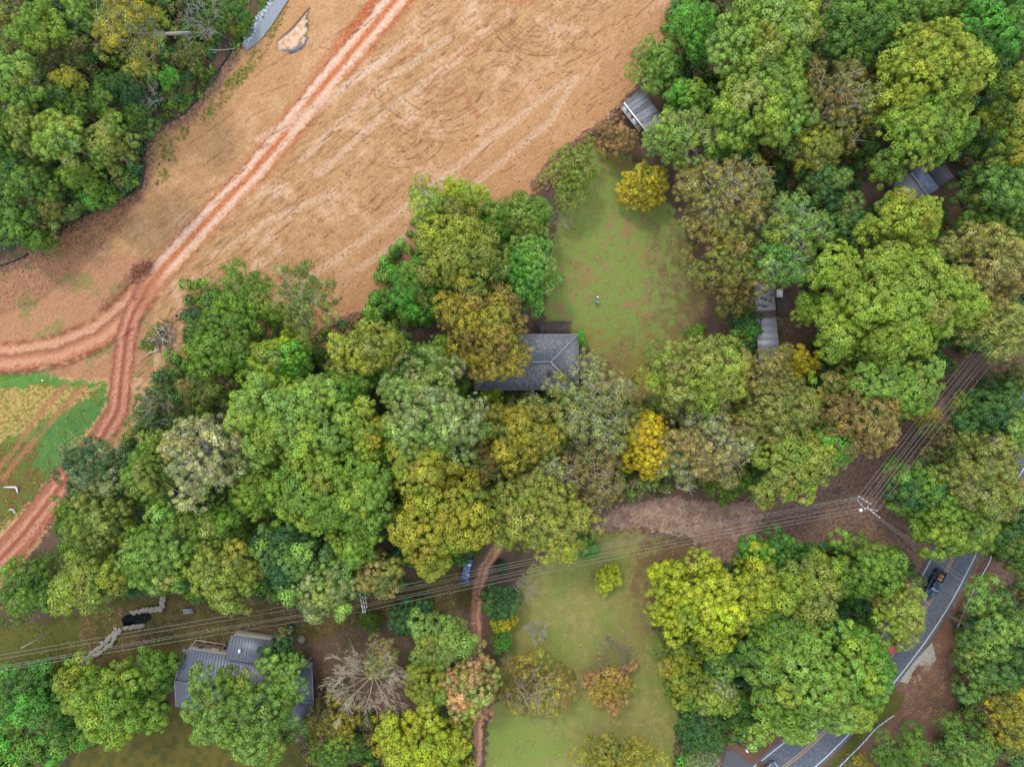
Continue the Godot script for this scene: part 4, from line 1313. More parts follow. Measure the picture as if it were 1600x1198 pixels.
# px, py, rx, ry: where the crown shows on the map sheet and its half widths; h: height in metres
func plant(label: String, px: float, py: float, rx: float, ry: float, h: float, c1: String, c2 := "", style := "", root_x := INF, root_y := INF, spill := 0.35) -> Node3D:
	var hm := h * 0.74
	var c := at(px, py, hm)
	var k := (EYE - hm) / FOCAL
	var trim := 1.0 if style == "dense" else 1.02
	var a := rx * k * trim
	var b := ry * k * trim
	var foot := Vector3(c.x + rng.randf_range(-.3, .3), 0, c.z + rng.randf_range(-.3, .3))
	if root_x != INF:
		foot = at(root_x, root_y, 0)
	var small := h < 5.0
	var t := thing("shrub" if small else "tree", label, "shrub" if small else "tree", foot, 0.0, area)
	var top := Vector3(c.x, 0, c.z) - foot
	var size := sqrt(a * b)
	var lobe_r := clampf(0.6 + 0.17 * size, 0.55, 2.3)
	var depth := minf(h * 0.5, size * (1.05 if style != "dense" else 1.3))
	var n := clampi(int(a * b / (lobe_r * lobe_r * 0.52)), 5, 95)
	var f1 := rng.randf() * TAU
	var f2 := rng.randf() * TAU
	var f3 := rng.randf() * TAU
	var col1 := tone(c1)
	var col2 := tone(c2 if c2 != "" else c1)
	var places := []
	var tints := []
	var ends := []
	var gap := 0.0
	var leaf := "broad"
	var s0 := 0.66
	match style:
		"thin": gap = 0.38; leaf = "fine"; s0 = 0.62
		"fine": gap = 0.05; leaf = "fine"; s0 = 0.62
		"dense": leaf = "tight"; s0 = 0.55
		"cedar": leaf = "needle"; s0 = 0.6
		"bare": gap = 0.8; leaf = "fine"; s0 = 0.5
	if size < 2.5: s0 *= 0.72
	var mesh: ArrayMesh
	match leaf:
		"broad": mesh = clump("broad%d" % (rng.randi() % 3), 92, 0.42, 0.8, 0.38)
		"fine": mesh = clump("fine%d" % (rng.randi() % 3), 84, 0.36, 0.8, 0.55)
		"tight": mesh = clump("tight%d" % (rng.randi() % 2), 80, 0.42, 0.85, 0.2)
		"needle": mesh = clump("needle%d" % (rng.randi() % 2), 110, 0.34, 1.1, 0.35)
	var hue := FastNoiseLite.new()
	hue.seed = rng.randi() % 10000
	hue.frequency = 0.11
	for i in n + int(n * 0.35):
		var under := i >= n
		var rr := sqrt((i % n + 0.5) / n)
		if under: rr = sqrt(rng.randf()) * 0.95
		var ang := i * 2.39996 + rng.randf_range(-0.3, 0.3)
		var m := 1.0 + 0.13 * sin(2.0 * ang + f1) + 0.11 * sin(3.0 * ang + f2) + 0.09 * sin(5.0 * ang + f3)
		m *= rng.randf_range(0.9, 1.16)
		if style == "dense": m = 1.0 + 0.04 * sin(3.0 * ang + f2)
		var inset := maxf(0.3, 1.0 - lobe_r * 0.55 / maxf(size, 0.6))
		var x := a * rr * m * inset * cos(ang)
		var z := b * rr * m * inset * sin(ang)
		var y := h - lobe_r * 0.8 - depth * (1.0 - sqrt(maxf(0.0, 1.0 - 0.93 * rr * rr))) + rng.randf_range(-0.9, 0.7) * minf(1.0, size * 0.22)
		if under: y -= lobe_r * rng.randf_range(0.9, 1.8)
		y = maxf(y, lobe_r * 0.45)
		var lc := top + Vector3(x, y, z)
		var lr := lobe_r * rng.randf_range(0.72, 1.2)
		if not under: ends.append(lc)
		var mixed := clampf(0.5 + hue.get_noise_2d(lc.x * 1.6, lc.z * 1.6) * 1.7 + rng.randf_range(-0.35, 0.35), 0.0, 1.0)
		var lobe_col := col1.lerp(col2, mixed)
		if rng.randf() < 0.16: lobe_col = lobe_col.lerp(tone(["M1", "D1", "O1", "Y1", "T1", "G3"][rng.randi() % 6]), 0.55)
		var bright := rng.randf_range(0.90, 1.08)
		var cs := s0 * clampf(lr / 1.5, 0.55, 1.15)
		var m2 := maxi(4, int(2.7 * lr * lr / (cs * cs)))
		if under: m2 = int(m2 * 0.7)
		for q in m2:
			if rng.randf() < gap: continue
			var yy := lerpf(1.0, -0.42, (q + rng.randf() * 0.8) / m2)
			var ra := sqrt(maxf(0.0, 1.0 - yy * yy))
			var an := q * 2.39996 + rng.randf_range(-0.5, 0.5)
			var d := Vector3(cos(an) * ra, yy, sin(an) * ra)
			var p := lc + Vector3(d.x, d.y * 0.82, d.z) * lr * rng.randf_range(0.66, 1.16)
			if p.y < 0.1: continue
			var s := cs * clampf(0.82 * exp(rng.randfn(0.0, 0.32)), 0.42, 1.5)
			places.append(Transform3D(facing((d + Vector3(0, 0.55, 0)).normalized(), Vector3(s, s * rng.randf_range(0.7, 1.1), s)), p))
			var cc := lobe_col.lerp(col2 if rng.randf() < 0.5 else col1, rng.randf() * spill)
			var g := bright * rng.randf_range(0.90, 1.08) * LEAF_LIT
			tints.append(Color(cc.r * g * rng.randf_range(0.95, 1.05), cc.g * g, cc.b * g * rng.randf_range(0.85, 1.1)))
	# trunk and limbs
	var st := start()
	var fork := Vector3(top.x * 0.5, h * 0.36, top.z * 0.5)
	var girth := clampf(h * 0.018, 0.04, 0.36)
	var crownpt := top + Vector3(0, h * 0.72, 0)
	tube(st, [Vector3(0, -0.4, 0), Vector3(0, 0.4, 0), fork, fork.lerp(crownpt, 0.6), crownpt], [girth * 1.5, girth, girth * 0.75, girth * 0.45, girth * 0.15], 7)
	var branchy := style in ["thin", "bare"]
	var step := 1 if branchy else maxi(1, n / 9)
	for i in range(0, ends.size(), step):
		var e: Vector3 = ends[i]
		var from := fork.lerp(crownpt, rng.randf_range(0.0, 0.85))
		var lift := Vector3(0, lobe_r * (1.0 if branchy or i % 4 == 0 else 0.3), 0)
		var midp := from.lerp(e, 0.5) + Vector3(rng.randf_range(-.5, .5), rng.randf_range(-0.6, 0.4), rng.randf_range(-.5, .5)) * size * 0.12
		var g2 := girth * rng.randf_range(0.26, 0.42)
		tube(st, [from, midp + lift * 0.3, e + lift], [g2 * 0.6, g2 * 0.36, 0.022], 5)
		for q in (7 if branchy else 2):
			var d := Vector3(rng.randf_range(-1, 1), rng.randf_range(0.1, 0.9), rng.randf_range(-1, 1)).normalized()
			var s2 := midp.lerp(e + lift, rng.randf_range(0.3, 0.95))
			var e2 := s2 + d * lobe_r * rng.randf_range(0.6, 1.5)
			tube(st, [s2, s2.lerp(e2, 0.5) + Vector3(rng.randf_range(-.15, .15), 0.05, rng.randf_range(-.15, .15)), e2], [0.034, 0.028, 0.016], 4)
	put("trunk", st, mats["silver_bark" if branchy else "bark"], t)
	var crown := scatter("crown", mesh, places, tints, t)
	crown.set_meta("kind", "stuff")
	return t

# a leafless tree: limbs fork again and again
func bare_tree(label: String, root: Vector3, top: Vector3, reach: float, m: String, twigs: int) -> Node3D:
	var t := thing("bare_tree", label, "tree", root)
	var st := start()
	var crown := top - root
	var girth := crown.y * 0.017
	tube(st, [Vector3(0, -0.4, 0), Vector3(0, 0.5, 0), crown * 0.3, crown * 0.55], [girth * 1.4, girth, girth * 0.85, girth * 0.7], 8)
	put("trunk", st, mats[m], t)
	for i in 11:
		st = start()
		var a := TAU * i / 11.0 + rng.randf_range(-0.25, 0.25)
		var out := Vector3(cos(a), rng.randf_range(0.35, 0.9), sin(a)).normalized()
		grow(st, crown * rng.randf_range(0.3, 0.55), out, reach * rng.randf_range(0.75, 1.05), girth * 0.36, 0, twigs)
		put("limb", st, mats[m], t)
	return t

func grow(st: SurfaceTool, p: Vector3, d: Vector3, l: float, r: float, level: int, twigs: int):
	var pts := [p]
	var radii := [r]
	var dir := d
	for i in 4:
		dir = (dir + Vector3(rng.randf_range(-1, 1), rng.randf_range(-0.6, 0.8), rng.randf_range(-1, 1)) * 0.16).normalized()
		pts.append(pts[-1] + dir * l / 4.0)
		radii.append(maxf(r * (1.0 - 0.21 * (i + 1)), 0.014))
	tube(st, pts, radii, 6 if level == 0 else 4)
	if level >= 3: return
	for i in (twigs if level < 2 else twigs - 1):
		var f := rng.randf_range(0.25, 1.0)
		var s := int(f * 3.99)
		var q: Vector3 = (pts[s] as Vector3).lerp(pts[s + 1], f * 4.0 - s)
		var side := (d + Vector3(rng.randf_range(-1, 1), rng.randf_range(-0.35, 0.7), rng.randf_range(-1, 1)) * 0.85).normalized()
		grow(st, q, side, l * rng.randf_range(0.38, 0.58), maxf(float(radii[s]) * 0.55, 0.016), level + 1, twigs)

func build_trees():
	area = "trees of the wooded corner beyond the silt fence"
	plant("yellow-green tree in the wooded corner nearest the picture's upper corner", 67, 52, 36, 44, 17, "Y1", "G1")
	plant("olive brown thin tree touching the upper corner of the woods", 18, 45, 26, 34, 12, "B2", "O1", "fine")
	plant("mid green tree cut by the top edge between two yellowish trees", 137, 16, 22, 34, 15, "G1", "G2")
	plant("tall yellow-olive tree leaning with its pale trunk and branches in view", 205, 50, 54, 56, 20, "M1", "O1", "thin", 311, 53)
	plant("mint green tree on the picture's edge below the olive brown thin tree", 33, 130, 37, 40, 17, "G2", "G1")
	plant("olive tree sunk between the yellow-green corner tree and its neighbours", 95, 95, 30, 28, 12, "B2", "D1", "fine")
	plant("small gold-green treetop at the middle of the wooded corner", 116, 132, 26, 17, 13, "Y1", "M1")
	plant("dark green tree under the small gold-green treetop", 112, 164, 36, 30, 12, "D1", "G3")
	plant("slim mid green tree beside the bare grey snag", 163, 164, 14, 26, 10, "G1", "D1")
	plant("deep green tree in shade just behind the leaning yellow tree", 192, 135, 26, 24, 9, "G3", "G4")
	plant("yellow-olive tree growing in a narrow strip above the mint twin trees", 50, 205, 24, 44, 15, "O1", "Y1")
	plant("green tree on the picture's edge halfway down the woods", 15, 222, 27, 44, 14, "G1", "G3")
	plant("round mint green tree, larger of two with bare trunks showing", 105, 224, 36, 44, 19, "G2", "Y1", "", 187, 268)
	plant("broad green tree close to the silt fence, smaller of two with trunks", 174, 226, 38, 38, 16, "G1", "O1", "", 210, 265)
	plant("bright emerald sapling with white stem among the fallen branches", 264, 120, 15, 16, 7, "K1", "", "", 294, 143)
	plant("yellow-green shrubby tree by the fallen branches", 295, 88, 26, 24, 5.5, "D1", "B2", "fine")
	plant("pale green spray of a tree below the twin trunks", 125, 277, 34, 17, 10, "Y1", "G1", "fine")
	plant("teal green tree at the lower end of the wooded corner", 45, 285, 44, 26, 12, "G3", "G1")
	plant("green tree by the fence bend at the foot of the wooded corner", 152, 308, 30, 20, 7, "D1", "K1")
	plant("dark grey-green tree above the brown bank", 80, 328, 36, 28, 9, "G3", "B2", "fine")
	plant("dense green tree on the picture's edge above the brown bank", 18, 345, 32, 40, 11, "G1", "G3")
	plant("low green tree at the brown bank's edge", 60, 368, 30, 22, 6, "D1", "G1")
	plant("dark tree among the shadows at the top edge", 100, 20, 22, 26, 11, "G4", "G3")
	plant("green weedy tree at the top edge by the gravel strip", 350, 22, 38, 28, 5.5, "G3", "D1", "fine")
	plant("dark green tree filling the gap near the silt fence's middle", 218, 185, 26, 26, 7, "G3", "D1", "fine")
	plant("deep green tree in the gap between mint tree and edge tree", 62, 165, 24, 20, 9, "G4", "G3")
	plant("brownish thin tree in the gap above the teal green tree", 62, 258, 26, 20, 10, "B2", "G3", "fine")

	area = "trees along the top behind the tin shed"
	plant("soft green tree overhanging the upper end of the tin shed", 1022, 98, 40, 40, 11, "G1", "G2", "fine")
	plant("green tree on the dirt field's edge touching the top of the picture", 1084, 42, 36, 50, 12, "K1", "G1", "fine")
	plant("small gold-green tree between the tin shed and the tall oaks", 1075, 148, 36, 26, 10, "Y1", "K1")
	plant("brown and rust coloured tree at the tin shed's lower corner", 966, 216, 30, 29, 6, "B1", "P1", "fine")
	plant("feathery mint green tree spreading over the tin shed", 1080, 212, 62, 48, 13, "G2", "Y1", "thin")
	plant("pale mint spray of leaves over the tin shed's lower end", 1034, 216, 36, 28, 9, "G2", "W2", "thin")
	plant("green tree below the feathery tree over the tin shed", 1140, 215, 44, 32, 11, "K1", "G1", "fine")
	plant("tall mint yellow-green oak at the top, next to the dirt field's corner", 1198, 58, 84, 68, 20, "Y1", "G2")
	plant("second mint oak just below the tall one at the top", 1192, 165, 78, 62, 19, "G2", "Y1")
	plant("isolated yellow-green tree on the dirt edge at the lawn's head", 892, 266, 38, 52, 9, "O1", "Y1", "fine")
	plant("rounded golden tree alone at the head of the lawn", 1010, 286, 42, 37, 7, "F2", "M1", "dense")
	plant("tan and orange tree with white branches beside the golden tree", 1134, 305, 76, 68, 17, "T1", "O1", "thin")
	plant("brown-olive tree with pale limbs between the mint oaks and the yellow oak", 1313, 158, 62, 70, 17, "B1", "O1", "thin")
	plant("olive-yellow tree under the brown-olive one", 1272, 230, 48, 36, 14, "O1", "Y2", "fine")
	plant("large yellow oak crown near the upper corner, upper half", 1462, 110, 94, 76, 21, "Y1", "Y2")
	plant("large green-yellow oak crown directly above the blue-grey barn", 1436, 203, 74, 62, 20, "Y1", "G1")
	plant("green tree at the top edge left of the yellow oak", 1340, 46, 66, 58, 17, "G1", "G3")
	plant("pale green treetop at the top edge above the yellow oak", 1440, 14, 50, 34, 16, "G2", "G1")
	plant("dark green tree filling the upper corner", 1552, 44, 60, 66, 18, "G3", "K1")
	plant("yellow-flecked dark tree on the side edge below the corner tree", 1582, 180, 30, 84, 16, "D1", "M1")
	plant("blue-green tree on the side edge by the barn's clearing", 1568, 300, 54, 54, 14, "G3", "G2")
	plant("mint teal treetop between the olive-yellow tree and the barn", 1288, 285, 38, 28, 12, "G2", "G4", "fine")
	plant("teal green tree between the mint tree and the big oak", 1322, 345, 32, 46, 11, "G4", "G2", "fine")

	area = "trees around the long shed and the big oak"
	plant("bright mint tree with white twigs above the long shed", 1236, 352, 64, 46, 15, "G2", "G2", "thin")
	plant("bright mint tree with white twigs touching the long shed's end", 1222, 412, 56, 40, 15, "G2", "K1", "thin")
	plant("olive-brown tree between the lawn and the long shed", 1138, 405, 48, 70, 14, "O1", "B1", "fine")
	plant("rusty brown small tree at the lawn's shaded corner", 1148, 470, 30, 24, 8, "B1", "O1", "fine")
	plant("yellow-olive oak between the barn and the big lime oak", 1412, 346, 70, 38, 18, "Y2", "Y1")
	plant("biggest oak, lime yellow, its crown in many round heaps", 1402, 470, 128, 102, 22, "Y1", "Y1")
	plant("single branch crown reaching from the big oak to the shed", 1266, 486, 34, 26, 11, "Y1", "G1")
	plant("green tree under the lower side of the big oak", 1388, 600, 88, 58, 17, "G1", "G2")
	plant("tan-olive tree on the side edge beside the big oak", 1550, 415, 62, 66, 19, "O2", "T1", "fine")
	plant("tan-olive tree where the wires vanish", 1552, 510, 58, 48, 18, "O2", "O1", "fine")
	plant("dark green tree on the side edge above the tan-olive trees", 1572, 342, 48, 34, 12, "G3", "G1")
	plant("golden yellow small tree at the foot of the long shed", 1245, 570, 30, 29, 8, "F1", "M1")
	plant("dark green bush hugging the long shed's side", 1168, 512, 24, 38, 4.5, "G4", "K1", "fine")
	plant("tan-olive tree hiding the lower half of the long shed", 1200, 585, 44, 42, 12, "O2", "T1", "fine")
	plant("wide pale olive tree between lawn and long shed", 1095, 585, 78, 66, 17, "O2", "Y1", "fine")
	plant("tan thin tree beneath the wide pale olive tree", 1108, 700, 78, 66, 15, "T1", "W2", "thin")
	plant("brown-tan tree above the corner power pole", 1345, 645, 78, 68, 17, "T1", "B1", "fine")
	plant("round bright green tree in front of the brown-tan tree", 1298, 692, 41, 43, 14, "G2", "K1", "dense")
	plant("olive tree between the golden shed tree and the round green tree", 1228, 640, 54, 48, 15, "O1", "O2", "fine")
	plant("big olive-green tree over the pinkish turnaround", 1238, 725, 66, 62, 16, "O1", "Y1")
	plant("yellow leaning sapling at the wires' edge under the green oak", 1445, 650, 22, 16, 7, "F2", "F1", "fine")
	plant("green shrubby tree on the turnaround's grassy rim", 1135, 762, 34, 20, 5.5, "D1", "Y1", "fine")

	area = "trees between the wires and the far road"
	plant("dark blue-green tree near the wires on the road side", 1545, 645, 64, 42, 13, "G4", "G3")
	plant("bright green treetop on the side edge near the hidden road", 1583, 668, 34, 34, 14, "G2", "Y1")
	plant("shadowy green tree beside the brown clearing, with gold tips", 1490, 702, 50, 46, 12, "G3", "B2", "fine")
	plant("deep green tree facing the corner power pole", 1440, 768, 54, 46, 13, "G4", "G1")
	plant("wide tan-olive tree on the road side of the wires", 1540, 752, 68, 66, 17, "O2", "O1", "fine")
	plant("yellow-green tree overhanging the road above the pickup", 1492, 822, 76, 42, 15, "Y1", "D1")
	plant("dark tree on the side edge beyond the overhanging tree", 1592, 850, 34, 50, 13, "G4", "G3")
	plant("brown and green bush under the edge trees by the hidden road", 1592, 592, 40, 26, 8, "B2", "G3", "fine")

	area = "trees of the central wood"
	plant("pale yellow-green oak, widest crown of the central wood", 468, 660, 108, 80, 22, "Y1", "G2")
	plant("gold tree in the heart of the central wood", 576, 686, 26, 26, 17, "F2", "Y1")
	plant("lime small crown next to the gold tree", 618, 690, 19, 18, 15, "L1", "G1")
	plant("grey-green tree with fine twigs between the house and central wood", 672, 645, 88, 80, 20, "G2", "W2", "fine")
	plant("yellow-green crown south of the widest oak", 510, 765, 84, 74, 21, "Y1", "G1")
	plant("mid green crown beside the yellow-green one", 574, 768, 42, 50, 19, "G1", "G2")
	plant("mustard yellow oak above the parked blue car", 686, 814, 80, 76, 19, "M1", "Y2", "", INF, INF, 0.5)
	plant("yellow-green crown joining the mustard oak's upper side", 660, 728, 64, 42, 18, "Y1", "M1")
	plant("dark gold-green crown in the wood's western middle", 402, 752, 40, 54, 17, "D1", "Y1")
	plant("blue-green crown above the wires' western half", 456, 868, 50, 62, 18, "G2", "G4")
	plant("yellow-green crown between the blue-green and mustard ones", 555, 842, 40, 38, 17, "G1", "Y1")
	plant("mint tree overhanging the wires at the yard", 506, 918, 54, 48, 17, "G2", "W2")
	plant("tan-olive tree beside the three-armed pole", 588, 896, 40, 34, 14, "T1", "O1")
	plant("gold-flecked green tree at the yard's upper edge", 352, 890, 58, 52, 18, "Y1", "O1")
	plant("grey-green tree bordering the pond yard", 250, 860, 58, 66, 18, "G2", "G1")
	plant("olive tree above the stone-edged pond", 140, 908, 58, 54, 17, "O1", "Y1")
	plant("blue-green tree overhanging the red lane", 155, 735, 62, 52, 15, "G4", "W2", "fine")
	plant("dark gold-green tree on the red lane's edge", 148, 815, 64, 50, 16, "D1", "O1")
	plant("green tree behind the blue-green lane tree", 240, 735, 34, 56, 17, "G1", "O1")
	plant("whitish tan tree with pale radiating branches", 322, 715, 64, 80, 21, "W1", "W2", "thin")
	plant("sparse dark olive tree near the lane's bend", 242, 640, 46, 42, 11, "B2", "G3", "thin")
	plant("dark green crown below the whitish tan tree", 335, 818, 44, 36, 15, "G1", "D1")
	plant("dark green tree on the dirt field beside the brush pile", 345, 530, 46, 66, 16, "D1", "G1")
	plant("leafy green tree at the wood's tip on the dirt field", 386, 468, 56, 48, 15, "D1", "G1", "fine")
	plant("airy tree with see-through crown on the dirt field", 478, 468, 46, 58, 16, "O1", "D1", "thin")
	plant("bright yellow-green tree inside the wood's northern edge", 432, 566, 60, 42, 15, "L1", "K1")
	plant("round olive-yellow tree on the wood's northern edge", 572, 548, 58, 50, 15, "O1", "Y2")
	plant("green tree at the dirt field's inner corner", 652, 452, 42, 52, 12, "D1", "K1")
	plant("tall olive-gold tree beside the lawn and dirt field", 718, 388, 62, 78, 18, "O1", "Y2")
	plant("lime leafed tree reaching into the dirt field", 672, 318, 38, 40, 15, "L1", "G2", "thin")
	plant("lime crown at the top of the olive-gold tree", 725, 312, 44, 28, 15, "Y1", "L1", "fine")
	plant("dense round emerald tree at the lawn's western edge", 826, 422, 51, 64, 12, "K1", "G2", "dense")
	plant("olive-green tree above the round emerald tree", 822, 335, 44, 36, 11, "O1", "G1", "fine")
	plant("mustard brown tree leaning over the shingled roof", 752, 505, 74, 62, 17, "M1", "B1", "fine")
	plant("mustard brown tree beside the shingled roof's west end", 776, 552, 54, 46, 14, "M1", "B1", "fine")
	plant("small yellow-green tree between the wood and the house", 684, 552, 32, 30, 12, "Y1", "D1")
	plant("green tree in the middle of the wood's northern part", 640, 578, 40, 34, 13, "G1", "G4")
	plant("green tree between the bright tree and the widest oak", 535, 610, 48, 34, 14, "K1", "G1")
	plant("dark green tree on the wood's north-west flank", 330, 600, 44, 34, 12, "D1", "B2", "fine")
	plant("green crown in the wood's shady hollow", 600, 728, 34, 26, 13, "K1", "G3")
	plant("deep green low tree in the dark gap over the wires", 505, 845, 26, 32, 11, "G4", "G3")

	area = "trees between the house and the wires"
	plant("yellow-olive tree just below the shingled roof", 812, 685, 60, 60, 14, "O1", "M1", "fine")
	plant("olive brown tree between mustard oak and yellow-olive tree", 750, 722, 36, 44, 12, "B1", "O1", "fine")
	plant("pale yellow-olive tree over the drive's upper end", 848, 808, 80, 74, 16, "O2", "Y2", "fine")
	plant("thin grey-tan tree at the shingled roof's corner", 928, 632, 68, 80, 15, "W2", "O1", "thin")
	plant("thin brown-tan tree below the grey-tan one", 928, 738, 58, 62, 13, "B2", "T1", "thin")
	plant("thin olive-grey tree squeezed between the grey-tan and yellow-olive trees", 868, 735, 42, 44, 11, "W2", "B2", "thin")
	plant("olive tree filling the gap beside the wide pale olive tree's lower side", 1172, 668, 42, 44, 12, "O1", "O2", "fine")
	plant("shady green tree between tan thin tree and big olive-green tree", 1168, 745, 34, 30, 8, "G3", "D1", "fine")
	plant("small tan tree touching the golden yellow tree's road side", 1060, 636, 24, 28, 8, "T1", "W2", "thin")
	plant("vivid golden yellow tree alone below the lawn", 1010, 696, 37, 58, 11, "F1", "F2")
	plant("bright green clipped bush on the roof's corner", 906, 528, 11, 13, 3.6, "K1", "", "dense")
	plant("dark green bush below the house's porch side", 850, 630, 14, 18, 3.0, "G4", "K1", "fine")
	plant("lime and yellow shrub at the house's lower corner", 770, 614, 18, 12, 3.5, "L1", "G1")
	plant("vivid green bush crossed by the wires", 914, 855, 20, 18, 2.4, "K1", "", "fine")
	plant("dark little bush on the clay drive", 782, 886, 7, 9, 1.8, "G4", "", "fine")
	plant("low green bushes' tallest one at the lawn's lower corner", 1088, 519, 18, 12, 2.2, "K1", "Y1", "fine")

	area = "trees and shrubs of the lower meadow and yard"
	plant("dark round cedar beside the clay drive", 782, 942, 31, 28, 6, "G4", "G3", "cedar")
	plant("yellow shrub between the cedar and a green bush", 785, 975, 21, 15, 4, "F1", "L1")
	plant("green bush below the yellow shrub by the drive", 783, 1003, 19, 20, 4.2, "K1", "G3", "dense")
	plant("dark green tree at the yard's end near the leaf litter", 645, 968, 36, 38, 8, "G4", "G3")
	plant("olive green low bush beneath the three-armed pole", 578, 972, 19, 15, 2.2, "D1", "", "fine")
	plant("green topped maple with yellow and orange patches", 690, 1005, 56, 38, 12, "G2", "O1")
	plant("orange and coral maple crown beside the drive", 728, 1070, 46, 50, 12, "P1", "G2", "", INF, INF, 0.8)
	plant("yellow-olive crown on the orange maple's far side", 672, 1070, 38, 40, 11, "M1", "G1")
	plant("red tipped small crown at the maple's lower edge", 752, 1098, 24, 26, 9, "R1", "P1", "thin")
	plant("tan wispy tree growing behind the bare white tree", 595, 1022, 24, 36, 10, "T1", "O1", "thin")
	plant("big green tree hiding most of the blue-grey metal roof", 382, 1112, 88, 78, 19, "D1", "G2")
	plant("green branch crown over the metal roof's far end", 450, 1070, 26, 42, 15, "G1", "G2")
	plant("dark green tree between wing roof and boulder", 436, 1026, 36, 28, 9, "G4", "G3")
	plant("bright green tree below the pond yard", 165, 1098, 82, 58, 12, "G1", "Y1")
	plant("dark green tree beside the metal roof's gable end", 232, 1056, 38, 44, 8, "G3", "G1")
	plant("dark green bushy tree by the lower corner of the picture", 40, 1092, 54, 56, 8, "G3", "K1")
	plant("green bushy tree along the red lane's lower end", 38, 918, 44, 46, 6, "G1", "G3", "fine")
	plant("olive brown tree at the end of the metal roof", 516, 1128, 42, 44, 9, "B2", "M1", "fine")
	plant("green tree at the bottom edge below the olive brown one", 520, 1176, 40, 28, 9, "G1", "G3", "fine")
	plant("lime yellow tree at the bottom edge by the drive", 662, 1172, 76, 52, 13, "L1", "Y2")
	plant("orange and olive airy tree on the lower meadow", 838, 1076, 54, 50, 6, "B1", "M1", "thin")
	plant("pink-orange small tree on the lower meadow", 955, 1076, 36, 40, 5.2, "P1", "M1", "fine")
	plant("lime shrub on the meadow beneath the wires", 950, 906, 23, 21, 3, "L1", "", "fine")
	plant("yellow-olive tree at the meadow's bottom edge", 968, 1186, 66, 34, 7, "O1", "M1", "fine")
	plant("vivid lime yellow oak, brightest crown near the road", 1112, 938, 106, 74, 15, "L1", "Y2")
	plant("lime yellow crown on the road side of the brightest oak", 1188, 950, 40, 50, 14, "L1", "D1")
	plant("green-gold tree under the lime oak by the meadow", 1078, 1062, 44, 48, 10, "D1", "M1")
	plant("dark green tree below the lime oak", 1068, 1010, 40, 34, 9, "G3", "D1", "fine")
	plant("grey-green tree tucked under the lime oak", 1132, 1020, 44, 40, 11, "G2", "G4", "fine")
	plant("pale green crown by the roadside thicket", 1118, 1086, 36, 36, 11, "Y1", "W2", "fine")
	plant("dark green tree at the thicket's lower end", 1100, 1140, 42, 38, 9, "G4", "G3", "fine")
	plant("pale twiggy shrub tree at the thicket's bottom", 1098, 1184, 34, 28, 6, "W2", "G3", "thin")
	plant("dark round bush near the road's white line", 1187, 1140, 18, 27, 4.6, "G4", "K1", "fine")

	area = "trees along the road"
	plant("olive tree on the road trees' upper side", 1258, 925, 66, 56, 16, "O1", "Y1")
	plant("dark green tree at the road trees' upper corner", 1205, 868, 46, 36, 11, "K1", "G3")
	plant("green-gold tree facing the brown clearing", 1350, 892, 66, 50, 14, "G1", "D1")
	plant("tan-olive tree overhanging the road by the pickup", 1404, 958, 40, 48, 15, "O2", "Y1", "fine")
	plant("broad fresh green tree over the road, largest there", 1270, 1058, 96, 84, 19, "G1", "G2")
	plant("yellow-green crown reaching over the road to the concrete apron", 1352, 1044, 44, 54, 16, "Y1", "K1")
	plant("fresh green crown nearest the road's white line", 1318, 1104, 54, 40, 15, "G2", "Y1")
	plant("green crown of the road trees' inner side", 1212, 1000, 52, 52, 16, "G1", "G3")
	plant("pale green crown over the road's lower end", 1230, 1118, 60, 42, 15, "Y1", "G2")
	plant("large blue-green tree beyond the guardrail", 1562, 1004, 64, 80, 17, "G3", "G2")
	plant("yellow tree on the side edge below the blue-green tree", 1588, 1120, 34, 54, 12, "F2", "O1", "fine")
	plant("green tree at the bottom edge beyond the guardrail", 1412, 1176, 44, 34, 10, "G1", "G3", "fine")
	plant("green tree at the bottom edge near the side corner", 1510, 1172, 50, 38, 11, "G3", "G2", "fine")
	plant("yellow shrub under the guardrail at the bottom edge", 1352, 1196, 14, 12, 3.0, "M1", "", "fine")

	area = ""
	bare_tree("bare pale tree with many branches beside the metal roofed house", at(590, 1045, 0), at(572, 1066, 12), 7.0, "pale_bark", 6)
	bare_tree("silvery bare shrub alone on the meadow by the drive", at(839, 982, 0), at(840, 985, 2.6), 1.9, "silver_bark", 5)
	bare_tree("grey bare shrub under the wires by the cedar", at(818, 915, 0), at(820, 920, 3.2), 2.3, "silver_bark", 4)
	bare_tree("dark grey bare tree above the pink-orange meadow tree", at(955, 1012, 0), at(958, 1018, 4.2), 3.4, "bark", 5)
	bare_tree("grey snag standing against the wooded corner's dark floor", at(233, 168, 0), at(232, 140, 7.0), 3.6, "silver_bark", 4)
	bare_tree("bare grey tree at the top edge by the fallen branches", at(335, 52, 0), at(318, 22, 7.0), 4.2, "silver_bark", 4)
	bare_tree("bare twiggy tree on the dirt edge at the lawn's head", at(868, 330, 0), at(872, 328, 3.4), 3.2, "silver_bark", 4)

